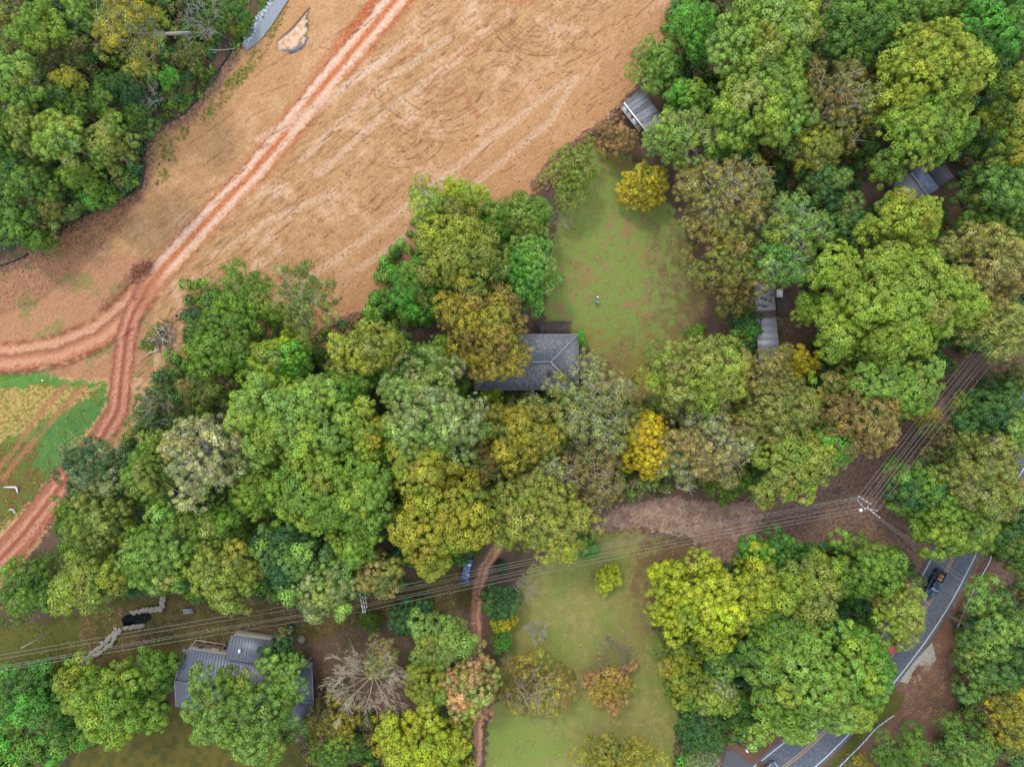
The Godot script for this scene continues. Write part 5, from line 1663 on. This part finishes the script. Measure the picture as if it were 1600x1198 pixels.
# ---------------------------------------------------------------- ground cover
func build_undergrowth():
	var woods := [
		["shrubby undergrowth of the wooded corner", [-20, -20, 330, -20, 345, 60, 300, 150, 230, 190, 215, 290, 90, 350, -20, 400], 1500, ["G3", "D1", "G4", "B2"], 0.4, 4.0],
		["undergrowth beneath the central wood", [310, 440, 480, 500, 640, 520, 760, 610, 760, 860, 620, 920, 420, 930, 120, 930, 90, 800, 210, 690], 1900, ["G3", "G4", "D1", "G1"], 0.4, 5.0],
		["undergrowth of the eastern woods", [1060, -20, 1620, -20, 1620, 330, 1520, 330, 1410, 250, 1330, 300, 1240, 330, 1100, 230, 1010, 120], 1800, ["G3", "G4", "D1", "B2"], 0.4, 4.5],
		["undergrowth around the big oak", [1240, 330, 1410, 320, 1620, 350, 1620, 530, 1500, 550, 1400, 660, 1330, 690, 1260, 620, 1270, 500], 900, ["G3", "G4", "B2", "G3"], 0.4, 3.0],
		["undergrowth beside the far road", [1535, 600, 1620, 560, 1620, 900, 1490, 860, 1430, 800, 1450, 735], 700, ["G3", "G4", "D1", "B2"], 0.4, 4.0],
		["undergrowth of the roadside thicket", [1040, 900, 1200, 850, 1400, 850, 1440, 930, 1390, 980, 1240, 1120, 1140, 1160, 1060, 1210], 1000, ["G3", "G4", "D1", "K1"], 0.4, 4.0],
		["undergrowth in the lower corner by the guardrail", [1480, 960, 1620, 900, 1620, 1240, 1330, 1240, 1420, 1160, 1500, 1130], 500, ["G3", "B2", "D1", "G4"], 0.3, 2.5],
		["undergrowth around the metal roofed house", [-20, 1050, 130, 1040, 260, 1030, 265, 1110, 170, 1150, -20, 1240], 500, ["G3", "K1", "D1", "G1"], 0.3, 3.0],
		["undergrowth along the dirt field's inner edge", [600, 410, 660, 330, 780, 320, 860, 310, 850, 360, 800, 480, 700, 500, 560, 520], 420, ["G3", "D1", "G1", "K1"], 0.3, 3.0],
		["undergrowth between the maple and the bottom edge", [480, 1110, 620, 1120, 740, 1110, 735, 1240, 480, 1240], 320, ["G3", "D1", "B2", "M1"], 0.3, 2.5],
		["undergrowth beside the wires and the clay drive", [690, 640, 900, 600, 1000, 620, 1180, 640, 1260, 750, 1080, 760, 960, 775, 840, 840, 770, 850], 1500, ["B2", "O1", "D1", "W2"], 0.3, 4.5],
	]
	for w in woods:
		var area_ := poly(w[1])
		var r := bounds(area_)
		var places := []
		var tints := []
		var n := FastNoiseLite.new()
		n.seed = hash(w[0]) % 9999; n.frequency = 0.02
		for i in w[2] * 2:
			var p := Vector2(rng.randf_range(r.position.x, r.end.x), rng.randf_range(r.position.y, r.end.y))
			if not Geometry2D.is_point_in_polygon(p, area_) or blocked(p): continue
			var f := clampf(n.get_noise_2d(p.x, p.y) * 1.4 + 0.5, 0.0, 1.0)
			if rng.randf() > 0.35 + f: continue
			var y: float = lerpf(w[4], w[5], rng.randf() * f)
			var c := tone(w[3][rng.randi() % 4])
			var s := rng.randf_range(0.6, 1.35)
			var p3 := at(p.x, p.y, 0)
			places.append(Transform3D(facing((Vector3(rng.randf_range(-.4, .4), 1, rng.randf_range(-.4, .4))).normalized(), Vector3(s, s, s)), p3 + Vector3(0, y, 0)))
			var g := LEAF_LIT * rng.randf_range(0.88, 1.15)
			tints.append(Color(c.r * g, c.g * g, c.b * g))
		var o := scatter("undergrowth", clump("broad1", 92, 0.42, 0.8, 0.38), places, tints, self)
		o.set_meta("kind", "stuff")
		o.set_meta("label", w[0])
		o.set_meta("category", "undergrowth")

func blocked(p: Vector2) -> bool:
	for r in [Rect2(965, 135, 80, 80), Rect2(1166, 430, 76, 190), Rect2(1390, 250, 110, 75), Rect2(735, 495, 175, 118), Rect2(262, 985, 235, 155)]:
		if r.has_point(p): return true
	for i in range(0, road.size(), 2):
		var q: Vector3 = road[i]
		if Vector2(800 + q.x * UNIT, 599 + q.z * UNIT).distance_to(p) < 52.0: return true
	return false

func build_ground_cover():
	# fallen leaves
	var v := PackedVector3Array()
	var nr := PackedVector3Array()
	var leaf := start()
	for i in 7:
		var o := Vector3(rng.randf_range(-.5, .5), rng.randf_range(0.02, 0.06), rng.randf_range(-.5, .5))
		var a := rng.randf() * TAU
		var d := Vector3(cos(a), rng.randf_range(-.3, .3), sin(a)) * 0.09
		var s := Vector3(-sin(a), rng.randf_range(-.3, .3), cos(a)) * 0.06
		for k in [o - d, o + s, o + d, o - d, o + d, o - s]: leaf.add_vertex(k)
	leaf.generate_normals()
	var leaf_mesh := leaf.commit()
	leaf_mesh.surface_set_material(0, painted("fallen_leaf", 0.8))
	mats["fallen_leaf"].cull_mode = BaseMaterial3D.CULL_DISABLED
	var hues := [c8(138, 104, 84), c8(168, 132, 104), c8(112, 84, 72), c8(176, 148, 108), c8(150, 114, 100), c8(124, 100, 82)]
	for patch in [
		["fallen leaves over the lawn", [1000, 330, 1060, 360, 1105, 420, 1110, 520, 1040, 650, 960, 640, 930, 560, 1010, 500], 3000, 0.35],
		["fallen leaves over the lower meadow", [820, 890, 1000, 830, 1080, 870, 1010, 960, 1060, 1100, 1050, 1230, 760, 1230, 790, 1020], 1100, 0.3],
		["fallen leaves on the pinkish turnaround", [925, 832, 955, 792, 1060, 775, 1200, 775, 1330, 740, 1420, 660, 1510, 560, 1540, 580, 1400, 790, 1480, 860, 1430, 910, 1330, 850, 1200, 840, 1110, 875], 3400, 0.55],
		["fallen leaves along the roadside", [1400, 1060, 1470, 1000, 1560, 870, 1600, 880, 1520, 1000, 1520, 1140, 1420, 1140], 2600, 1.0],
		["fallen leaves in the yard behind the metal roof", [130, 960, 300, 935, 560, 930, 740, 890, 740, 1000, 600, 1120, 500, 1100, 480, 1000, 250, 1000, 120, 1050], 2600, 0.8],
		["fallen leaves around the long shed", [1130, 420, 1180, 420, 1330, 460, 1300, 640, 1220, 640, 1110, 540], 1600, 1.0],
	]:
		var area_ := poly(patch[1])
		var r := bounds(area_)
		var places := []
		var tints := []
		var n := FastNoiseLite.new()
		n.seed = 77; n.frequency = 0.02; n.fractal_octaves = 2
		for i in patch[2] * 2:
			var p := Vector2(rng.randf_range(r.position.x, r.end.x), rng.randf_range(r.position.y, r.end.y))
			if not Geometry2D.is_point_in_polygon(p, area_): continue
			if rng.randf() > patch[3] + n.get_noise_2d(p.x, p.y): continue
			var q := at(p.x, p.y, 0)
			q.y = height_at(q.x, q.z)
			if q.y < -0.1: continue
			var s := rng.randf_range(0.6, 1.2)
			places.append(Transform3D(Basis(Vector3.UP, rng.randf() * TAU).scaled(Vector3(s, 1, s)), q))
			var c: Color = hues[rng.randi() % 6]
			tints.append(base(c, LIT * rng.randf_range(0.85, 1.1)))
		var o := scatter("fallen_leaves", leaf_mesh, places, tints, self)
		o.set_meta("kind", "stuff"); o.set_meta("label", patch[0]); o.set_meta("category", "leaves")
	# weeds and grass
	var blade := start()
	for i in 16:
		var a := rng.randf() * TAU
		var o := Vector3(cos(a * 3.0), 0, sin(a * 2.0)) * rng.randf_range(0.05, 0.42)
		var d := Vector3(cos(a), rng.randf_range(0.8, 1.6), sin(a)).normalized() * rng.randf_range(0.5, 1.0)
		var s := Vector3(-sin(a), 0, cos(a)) * 0.07
		for k in [o - s, o + d, o + s, o + s, o + d, o + d * 1.2 - Vector3(0, 0.2, 0)]: blade.add_vertex(k)
	blade.generate_normals()
	var blade_mesh := blade.commit()
	blade_mesh.surface_set_material(0, mats["leaf"])
	for patch in [
		["tall weeds inside the silt fence", "weeds", [200, 300, 205, 230, 218, 195, 270, 170, 320, 125, 350, 78, 372, 66, 345, -20, 440, -20, 385, 60, 330, 140, 285, 182, 240, 200, 230, 240, 224, 290], 1500, ["K1", "G1", "D1", "G3"], 0.9],
		["straw and weeds beside the silt fence", "weeds", [296, 196, 340, 142, 392, 82, 440, 8, 452, 10, 412, 88, 372, 142, 325, 196], 2600, ["T1", "O2", "M1", "D1"], 0.3],
		["green tufts on the dirt slope", "grass", [235, 215, 300, 195, 270, 270, 245, 300], 170, ["D1", "G1", "O1", "D1"], 0.4],
		["wild grass between the lanes", "grass", [-20, 584, 165, 598, 155, 645, 90, 735, 50, 785, -20, 850], 1100, ["K1", "G1", "O1", "M1"], 0.25],
		["grass in the pond yard", "grass", [-20, 985, 130, 960, 300, 930, 560, 935, 640, 905, 740, 885, 740, 950, 480, 990, 280, 1000, 120, 1050, -20, 1100], 2600, ["D1", "B2", "G3", "O1"], 0.28],
		["grass on the road verge", "grass", [1275, 1230, 1380, 1098, 1410, 1080, 1345, 1165, 1312, 1230], 700, ["D1", "O1", "D1", "B2"], 0.3],
		["weeds growing at the brush pile", "weeds", [216, 545, 228, 520, 245, 505, 262, 500, 250, 530, 240, 550], 160, ["D1", "K1", "Y1", "O1"], 0.5],
		["weeds along the lane's grassy bank", "weeds", [100, 840, 90, 850, 60, 860, 40, 900, -20, 950, -20, 990, 90, 960, 120, 900], 600, ["K1", "G1", "D1", "G3"], 0.5],
		["short grass of the lawn", "grass", [880, 300, 930, 235, 985, 250, 1050, 330, 1080, 420, 1085, 500, 1030, 560, 950, 540, 870, 470, 865, 380], 1300, ["O1", "D1", "O1", "D1"], 0.14],
		["short grass of the meadow", "grass", [840, 890, 930, 840, 1020, 850, 1010, 950, 1050, 1080, 1040, 1230, 760, 1230, 790, 1020], 1300, ["O1", "O1", "O2", "O1"], 0.14],
	]:
		var area_ := poly(patch[2])
		var r := bounds(area_)
		var places := []
		var tints := []
		var n := FastNoiseLite.new()
		n.seed = 55; n.frequency = 0.025; n.fractal_octaves = 2
		for i in patch[3] * 2:
			var p := Vector2(rng.randf_range(r.position.x, r.end.x), rng.randf_range(r.position.y, r.end.y))
			if not Geometry2D.is_point_in_polygon(p, area_): continue
			var f := n.get_noise_2d(p.x, p.y)
			if rng.randf() > 0.6 + f: continue
			var q := at(p.x, p.y, 0)
			if kind_at(q.x, q.z) == 2: continue
			q.y = height_at(q.x, q.z) - 0.02
			var s: float = patch[5] * rng.randf_range(0.6, 1.3)
			var w := maxf(s, 0.32) * 1.15
			places.append(Transform3D(Basis(Vector3.UP, rng.randf() * TAU).scaled(Vector3(w, s, w)), q))
			var c := tone(patch[4][clampi(int((f + 0.4) * 4.0) + rng.randi_range(-1, 1), 0, 3)])
			tints.append(base(c, LEAF_LIT * rng.randf_range(0.85, 1.1)))
		var o := scatter(patch[1], blade_mesh, places, tints, self)
		o.set_meta("kind", "stuff"); o.set_meta("label", patch[0]); o.set_meta("category", patch[1])
	# clods and stones
	var rock := stone_mesh(3)
	rock.surface_set_material(0, painted("clod", 0.95))
	for patch in [
		["clods on the cleared dirt", "dirt_clods", [250, 380, 640, 0, 1080, 0, 960, 170, 840, 280, 640, 420, 520, 500, 330, 560], 1500, [c8(176, 132, 90), c8(206, 160, 116)], 0.10, 0.22],
		["torn topsoil along the dirt field's edge", "debris", [845, 290, 900, 218, 950, 180, 985, 140, 995, 160, 965, 205, 900, 240, 860, 300], 620, [c8(128, 98, 78), c8(170, 132, 104)], 0.12, 0.4],
		["dark spoil heap beside the lane junction", "dirt_heap", [200, 425, 208, 412, 228, 408, 237, 416, 226, 432, 208, 434], 90, [c8(132, 90, 72), c8(168, 118, 92)], 0.05, 0.2],
		["torn topsoil at the wood's tip", "debris", [568, 492, 610, 468, 625, 462, 620, 480, 590, 498], 220, [c8(104, 80, 70), c8(150, 112, 90)], 0.15, 0.4],
		["clods on the brown bank", "dirt_clods", [0, 425, 100, 362, 200, 318, 190, 360, 80, 450, 0, 470], 700, [c8(150, 110, 82), c8(182, 138, 104)], 0.06, 0.22],
		["rip-rap stones on the gravel strip", "riprap_stones", [378, 68, 392, 38, 414, 10, 430, -20, 440, -20, 420, 16, 400, 46, 388, 74], 420, [c8(206, 212, 222), c8(150, 158, 172)], 0.15, 0.32],
	]:
		var area_ := poly(patch[2])
		var r := bounds(area_)
		var places := []
		var tints := []
		for i in patch[3] * 2:
			var p := Vector2(rng.randf_range(r.position.x, r.end.x), rng.randf_range(r.position.y, r.end.y))
			if not Geometry2D.is_point_in_polygon(p, area_): continue
			var q := at(p.x, p.y, 0)
			var s := lerpf(patch[5], patch[6], pow(rng.randf(), 2.0))
			q.y = maxf(height_at(q.x, q.z), 0.15 if patch[1] == "riprap_stones" else -1.0) + s * 0.25
			if patch[1] == "dirt_heap": q.y += 0.0
			places.append(Transform3D(Basis(Vector3(rng.randf(), rng.randf(), 0.3).normalized(), rng.randf() * TAU).scaled(Vector3(s, s * 0.8, s)), q))
			tints.append(base((patch[4][0] as Color).lerp(patch[4][1], rng.randf())))
		var o := scatter(patch[1], rock, places, tints, self)
		o.set_meta("kind", "stuff"); o.set_meta("label", patch[0]); o.set_meta("category", "debris")

func stone_mesh(seed_: int) -> ArrayMesh:
	var r := RandomNumberGenerator.new()
	r.seed = seed_
	var st := start()
	var low := []
	var high := []
	var top := []
	for i in 6:
		var a := TAU * i / 6.0
		low.append(Vector3(cos(a) * r.randf_range(.7, 1.0), -0.5, sin(a) * r.randf_range(.7, 1.0)))
		high.append(Vector3(cos(a) * r.randf_range(.8, 1.1), r.randf_range(0.0, .3), sin(a) * r.randf_range(.8, 1.1)))
		top.append(Vector3(cos(a) * r.randf_range(.3, .6), r.randf_range(.5, .7), sin(a) * r.randf_range(.3, .6)))
	loft(st, low, high)
	loft(st, high, top)
	st.generate_normals()
	return st.commit()

func stone_row(t: Node3D, from: Vector3, to: Vector3, n: int, width: float, h: float, m: String):
	for i in n:
		var p := from.lerp(to, (i + 0.5) / n) + Vector3(rng.randf_range(-.5, .5) * width, 0, rng.randf_range(-.5, .5) * width)
		var s := rng.randf_range(0.28, 0.5)
		var o := put_mesh("stone", stone_mesh(rng.randi() % 5), mats[m], t)
		o.position = p + Vector3(0, h, 0)
		o.rotation = Vector3(0, rng.randf() * TAU, rng.randf_range(-.2, .2))
		o.scale = Vector3(s, s * 0.7, s)

func build_small_things():
	# silt fence
	var fence := thing("silt_fence", "low black silt fence snaking between the wooded corner and the dirt field", "fence")
	var line := smooth([at(362, 76), at(356, 90), at(340, 112), at(334, 128), at(320, 142), at(286, 181), at(268, 190), at(252, 193), at(238, 198), at(234, 220), at(227, 240), at(226, 270), at(219, 298), at(185, 312), at(150, 326), at(100, 356), at(67, 381), at(37, 403), at(0, 418), at(-30, 426)], 3)
	var cloth := start()
	for i in line.size() - 1:
		var a: Vector3 = line[i]
		var b: Vector3 = line[i + 1]
		var ya := height_at(a.x, a.z)
		var yb := height_at(b.x, b.z)
		loft(cloth, [Vector3(a.x, ya - .1, a.z), Vector3(b.x, yb - .1, b.z), Vector3(b.x, yb - .1, b.z) + Vector3(.05, 0, .06), Vector3(a.x, ya - .1, a.z) + Vector3(.05, 0, .06)], [Vector3(a.x - .04, ya + .55, a.z - .04), Vector3(b.x - .04, yb + .5, b.z - .04), Vector3(b.x - .01, yb + .5, b.z), Vector3(a.x - .01, ya + .55, a.z)])
	put("fabric", cloth, mats["black_cloth"], fence)
	for i in range(0, line.size(), 2):
		var p: Vector3 = line[i]
		var st := start()
		box(st, Vector3(p.x, height_at(p.x, p.z) + 0.45, p.z), Vector3(0.06, 1.1, 0.06))
		put("stake", st, mats["pole_wood"], fence)
	# brush pile
	var pile := thing("brush_pile", "grey heap of cut branches on the dirt beside the lane fork", "brush pile", at(254, 525, 0))
	for i in 46:
		var st := start()
		var a := rng.randfn(2.2, 0.9)
		var o := Vector3(rng.randfn(0, .8), 0.0, rng.randfn(0, 1.2))
		o = Vector3(o.x * 1.0 - o.z * 0.5, rng.randf_range(0.15, 1.1), o.z)
		var d := Vector3(cos(a), rng.randf_range(-.25, .25), -sin(a)) * rng.randf_range(0.6, 1.7)
		tube(st, [o - d, o + Vector3(0, rng.randf_range(-.1, .15), 0), o + d], [rng.randf_range(.05, .12), rng.randf_range(.05, .1), .02], 5)
		put("branch", st, mats[["bark", "silver_bark", "old_boards"][i % 3]], pile)
	var log_ := thing("fallen_log", "pale barkless log lying below the brush pile", "log")
	var lg := start()
	tube(lg, [at(228, 557, .1), at(234, 551, .2), at(241, 549.5, .3), at(249, 545, .35)], [.04, .12, .15, .12], 7)
	put("stem", lg, mats["pale_bark"], log_)
	lg = start()
	tube(lg, [at(234, 551, .2), at(236, 547, .5), at(237, 545, .6)], [.08, .06, .03], 5)
	put("branch_stub", lg, mats["pale_bark"], log_)
	for s in [[276.7, 494, "tan dusty tyre lying alone on the dirt", .62], [269.6, 529, "dusty tyre lying against the brush pile", .56]]:
		var ty := thing("old_tyre", s[2], "tyre", at(s[0], s[1], 0) + Vector3(0, height_at(at(s[0], s[1]).x, at(s[0], s[1]).z), 0))
		var tm := TorusMesh.new()
		tm.inner_radius = s[3] * 0.45
		tm.outer_radius = s[3]
		tm.rings = 24
		tm.ring_segments = 10
		var o := put_mesh("tread", tm, mats["dusty_rubber"], ty)
		o.position.y = 0.14
		var st := start()
		tube(st, [Vector3(0, 0.02, 0), Vector3(0, 0.05, 0)], [s[3] * 0.5, s[3] * 0.46], 14)
		put("inner", st, mats["rubber"], ty)
	# fallen branches in the wooded corner
	for s in [[[292, 48, 300, 66, 320, 76, 345, 78, 368, 75], "long pale fallen branch lying to the end of the silt fence"], [[300, 0, 330, 22, 352, 38], "pale fallen branch at the top edge by the weeds"], [[275, 15, 300, 14, 315, 12], "short pale fallen branch at the top edge among dead twigs"], [[268, 105, 290, 112, 302, 121], "grey fallen branch beside the emerald sapling"], [[100, 280, 115, 288, 127, 294], "bare branch fallen at the foot of the wooded corner"]]:
		var fb := thing("fallen_branch", s[1], "branch", Vector3.ZERO, 0.0, "fallen branches in the wooded corner")
		var pts := []
		var radii := []
		var m: int = s[0].size() / 2
		for i in m:
			pts.append(at(s[0][i * 2], s[0][i * 2 + 1], 1.0 - 0.6 * absf(i - m / 2.0) / m))
			radii.append(lerpf(0.16, 0.05, float(i) / (m - 1)))
		var st := start()
		tube(st, smooth(pts, 3), range(0, (m - 1) * 3 + 1).map(func(i): return lerpf(0.15, 0.05, i / ((m - 1) * 3.0))), 6)
		put("stem", st, mats["silver_bark"], fb)
		for i in 7:
			st = start()
			var p: Vector3 = (pts[rng.randi_range(0, m - 2)] as Vector3).lerp(pts[rng.randi_range(1, m - 1)], rng.randf())
			var d := Vector3(rng.randf_range(-1, 1), rng.randf_range(0.0, .5), rng.randf_range(-1, 1)) * 1.3
			tube(st, [p, p + d * 0.5 + Vector3(.1, .1, 0), p + d], [.05, .04, .02], 4)
			put("twig", st, mats["silver_bark"], fb)
	# pond, its walls and the stone ditch
	var st := start()
	var pond := [at(190, 966), at(198, 960), at(209, 957.5), at(234, 957.5), at(236, 967), at(224, 975), at(210, 979), at(194, 979)]
	for i in range(1, pond.size() - 1):
		tri(st, pond[0] + Vector3(0, .16, 0), pond[i] + Vector3(0, .16, 0), pond[i + 1] + Vector3(0, .16, 0), Vector3(0, -9, 0))
	setting("pond_water", st, mats["pond_water"])
	var wall := thing("stone_wall", "pinkish stone retaining wall along the pond's upper side", "stone wall")
	stone_row(wall, at(206, 956), at(250, 951), 22, 0.25, 0.35, "stone")
	stone_row(wall, at(222, 952), at(252, 949), 16, 0.3, 0.5, "stone")
	stone_row(wall, at(254, 950), at(257, 932), 16, 0.7, 0.5, "stone")
	stone_row(wall, at(194, 981), at(226, 976), 16, 0.2, 0.25, "stone")
	var ditch := thing("stone_ditch", "stone lined ditch running down from the dark pond", "stone ditch")
	stone_row(ditch, at(189, 981), at(172, 1008), 20, 0.4, 0.25, "stone")
	stone_row(ditch, at(172, 1008), at(142, 1028), 18, 0.4, 0.25, "stone")
	stone_row(ditch, at(184, 981), at(164, 1004), 18, 0.4, 0.25, "stone")
	stone_row(ditch, at(164, 1004), at(128, 1035), 22, 0.5, 0.25, "stone")
	stone_row(ditch, at(142, 1030), at(104, 1052), 14, 0.6, 0.15, "stone")
	st = start()
	var dl := [at(186, 981), at(168, 1006), at(138, 1028), at(128, 1036)]
	for i in 3: bar(st, dl[i] + Vector3(0, .08, 0), dl[i + 1] + Vector3(0, .08, 0), 0.5, 0.1)
	put("ditch_bed", st, mat("wet_mud", base(c8(52, 50, 46)), 0.4), ditch)
	# garden bench
	var b := thing("garden_bench", "pale metal slatted bench on the grass above the wires", "bench", at(295, 953.5, 0), 0.08)
	for i in 6:
		st = start()
		box(st, Vector3(0, 0.45, -0.42 + 0.16 * i), Vector3(1.7, 0.04, 0.10))
		put("slat", st, mats["pale_stone"], b)
	st = start()
	box(st, Vector3(0, 0.85, -0.52), Vector3(1.8, 0.5, 0.06))
	put("backrest", st, mats["pale_stone"], b)
	for s in [-0.8, 0.8]:
		st = start()
		box(st, Vector3(s, 0.22, 0.35), Vector3(0.08, 0.44, 0.08))
		box(st, Vector3(s, 0.55, -0.5), Vector3(0.08, 1.1, 0.08))
		put("leg", st, mats["pale_stone"], b)
	# mower, tarp, boulder and bits by the house
	var mower := thing("riding_mower", "green riding mower with yellow seat on bare soil behind the house", "mower", at(455, 982, 0), 1.3)
	st = start()
	loft(st, [Vector3(.1, .3, -.36), Vector3(.85, .3, -.30), Vector3(.85, .3, .30), Vector3(.1, .3, .36)], [Vector3(.15, .85, -.28), Vector3(.8, .75, -.24), Vector3(.8, .75, .24), Vector3(.15, .85, .28)])
	put("hood", st, mat("mower_green", base(c8(40, 110, 90)), 0.4), mower)
	st = start()
	box(st, Vector3(-.25, .38, 0), Vector3(1.0, .16, .9))
	put("deck", st, mats["mower_green"], mower)
	st = start()
	box(st, Vector3(-.3, .62, 0), Vector3(.44, .14, .46))
	box(st, Vector3(-.52, .85, 0), Vector3(.10, .4, .44))
	put("seat", st, mat("mower_yellow", base(c8(226, 216, 110)), 0.5), mower)
	for s in [[.65, .22, .34], [.65, .22, -.34], [-.5, .3, .42], [-.5, .3, -.42]]:
		st = start()
		tube(st, [Vector3(s[0], s[1], s[2] - .09), Vector3(s[0], s[1], s[2] + .09)], [s[1], s[1]], 12)
		put("wheel", st, mats["rubber"], mower)
	st = start()
	tube(st, [Vector3(.1, .8, 0), Vector3(-.02, 1.0, 0)], [.03, .18], 10)
	put("steering_wheel", st, mats["rubber"], mower)
	var cart := thing("covered_trailer", "small trailer under a pale blue tarp next to the wing roof", "trailer", at(436, 1004, 0), -0.12)
	st = start()
	loft(st, [Vector3(-.5, .3, -1.0), Vector3(.5, .3, -1.0), Vector3(.45, .3, 1.0), Vector3(-.45, .3, 1.0)], [Vector3(-.38, .95, -.9), Vector3(.35, .85, -.9), Vector3(.2, .7, .9), Vector3(-.3, .75, .85)])
	put("tarp", st, mat("tarp", base(c8(160, 188, 212)), 0.5), cart)
	st = start()
	box(st, Vector3(0, .28, 0), Vector3(1.3, .1, 2.2))
	put("bed", st, mats["rubber"], cart)
	for s in [-.62, .62]:
		st = start()
		tube(st, [Vector3(s - .08, .25, 0), Vector3(s + .08, .25, 0)], [.25, .25], 10)
		put("wheel", st, mats["rubber"], cart)
	for s in [[471, 998, .85, "large pale green-grey boulder behind the wing roof"], [472.5, 976, .2, "small pale stone on the soil near the mower"]]:
		var o := put_mesh("boulder", stone_mesh(int(s[0])), mat("boulder_stone", base(c8(160, 160, 128))), self)
		textured(mats["boulder_stone"], mats["stone"].albedo_texture, 2.0)
		tag(o, s[3], "boulder")
		o.position = at(s[0], s[1], 0) + Vector3(0, s[2] * 0.3, 0)
		o.scale = Vector3.ONE * float(s[2])
	var birdbath := thing("birdbath", "small grey-blue birdbath standing in the lawn", "birdbath", at(932, 473, 0))
	birdbath.scale = Vector3.ONE * 0.8
	st = start()
	tube(st, [Vector3(0, 0, 0), Vector3(0, .1, 0), Vector3(0, .7, 0)], [.2, .1, .1], 10)
	put("stand", st, mats["pale_stone"], birdbath)
	st = start()
	tube(st, [Vector3(0, .68, 0), Vector3(0, .74, 0), Vector3(0, .84, 0)], [.15, .38, .45], 16)
	put("basin", st, mat("basin", base(c8(120, 138, 152))), birdbath)
	var pail := thing("bucket", "tiny white bucket near the birdbath on the lawn", "bucket", at(934, 464.5, 0))
	st = start()
	tube(st, [Vector3(0, 0, 0), Vector3(0, .32, 0)], [.15, .19], 12)
	put("body", st, mats["white_paint"], pail)
	st = start()
	tube(st, [Vector3(-.19, .3, 0), Vector3(0, .46, 0), Vector3(.19, .3, 0)], [.012, .012, .012], 4)
	put("handle", st, mats["galvanised"], pail)
	var mail := thing("mailbox", "white mailbox on a post beside the paved drive", "mailbox", at(1164, 1168, 0), 0.6)
	st = start()
	box(st, Vector3(0, .5, 0), Vector3(.1, 1.0, .1))
	put("post", st, mats["white_paint"], mail)
	st = start()
	tube(st, [Vector3(0, 1.1, -.26), Vector3(0, 1.1, .26)], [.17, .17], 10)
	put("box", st, mats["white_paint"], mail)
	for s in [[5, 761, 25, 761, 27, 770, "white L-shaped drain pipe in the weeds beside the red lane"], [13, 796, 21, 797, 24, 802, "shorter pale drain pipe below the white L-shaped one"]]:
		var pipe := thing("drain_pipe", s[6], "pipe", Vector3.ZERO, 0.0, "drain pipes beside the red lane")
		st = start()
		tube(st, [at(s[0], s[1], .9), at((s[0] + s[2]) / 2.0, s[1], .7), at(s[2], s[3], .5)], [.06, .12, .16], 8)
		put("run", st, mats["white_paint"], pipe)
		st = start()
		tube(st, [at(s[2], s[3], .52), at(s[2] + 1, (s[3] + s[5]) / 2.0, .3), at(s[4], s[5], .05)], [.2, .17, .10], 8)
		put("elbow", st, mats["white_paint"], pipe)
	var mark := thing("marker_post", "white marker post in the grass between the lanes", "post", at(71, 594.5, 0))
	st = start()
	box(st, Vector3(0, .5, 0), Vector3(.14, 1.0, .14))
	put("shaft", st, mats["white_paint"], mark)
	st = start()
	box(st, Vector3(0, 1.02, 0), Vector3(.24, .06, .24))
	put("cap", st, mats["white_paint"], mark)
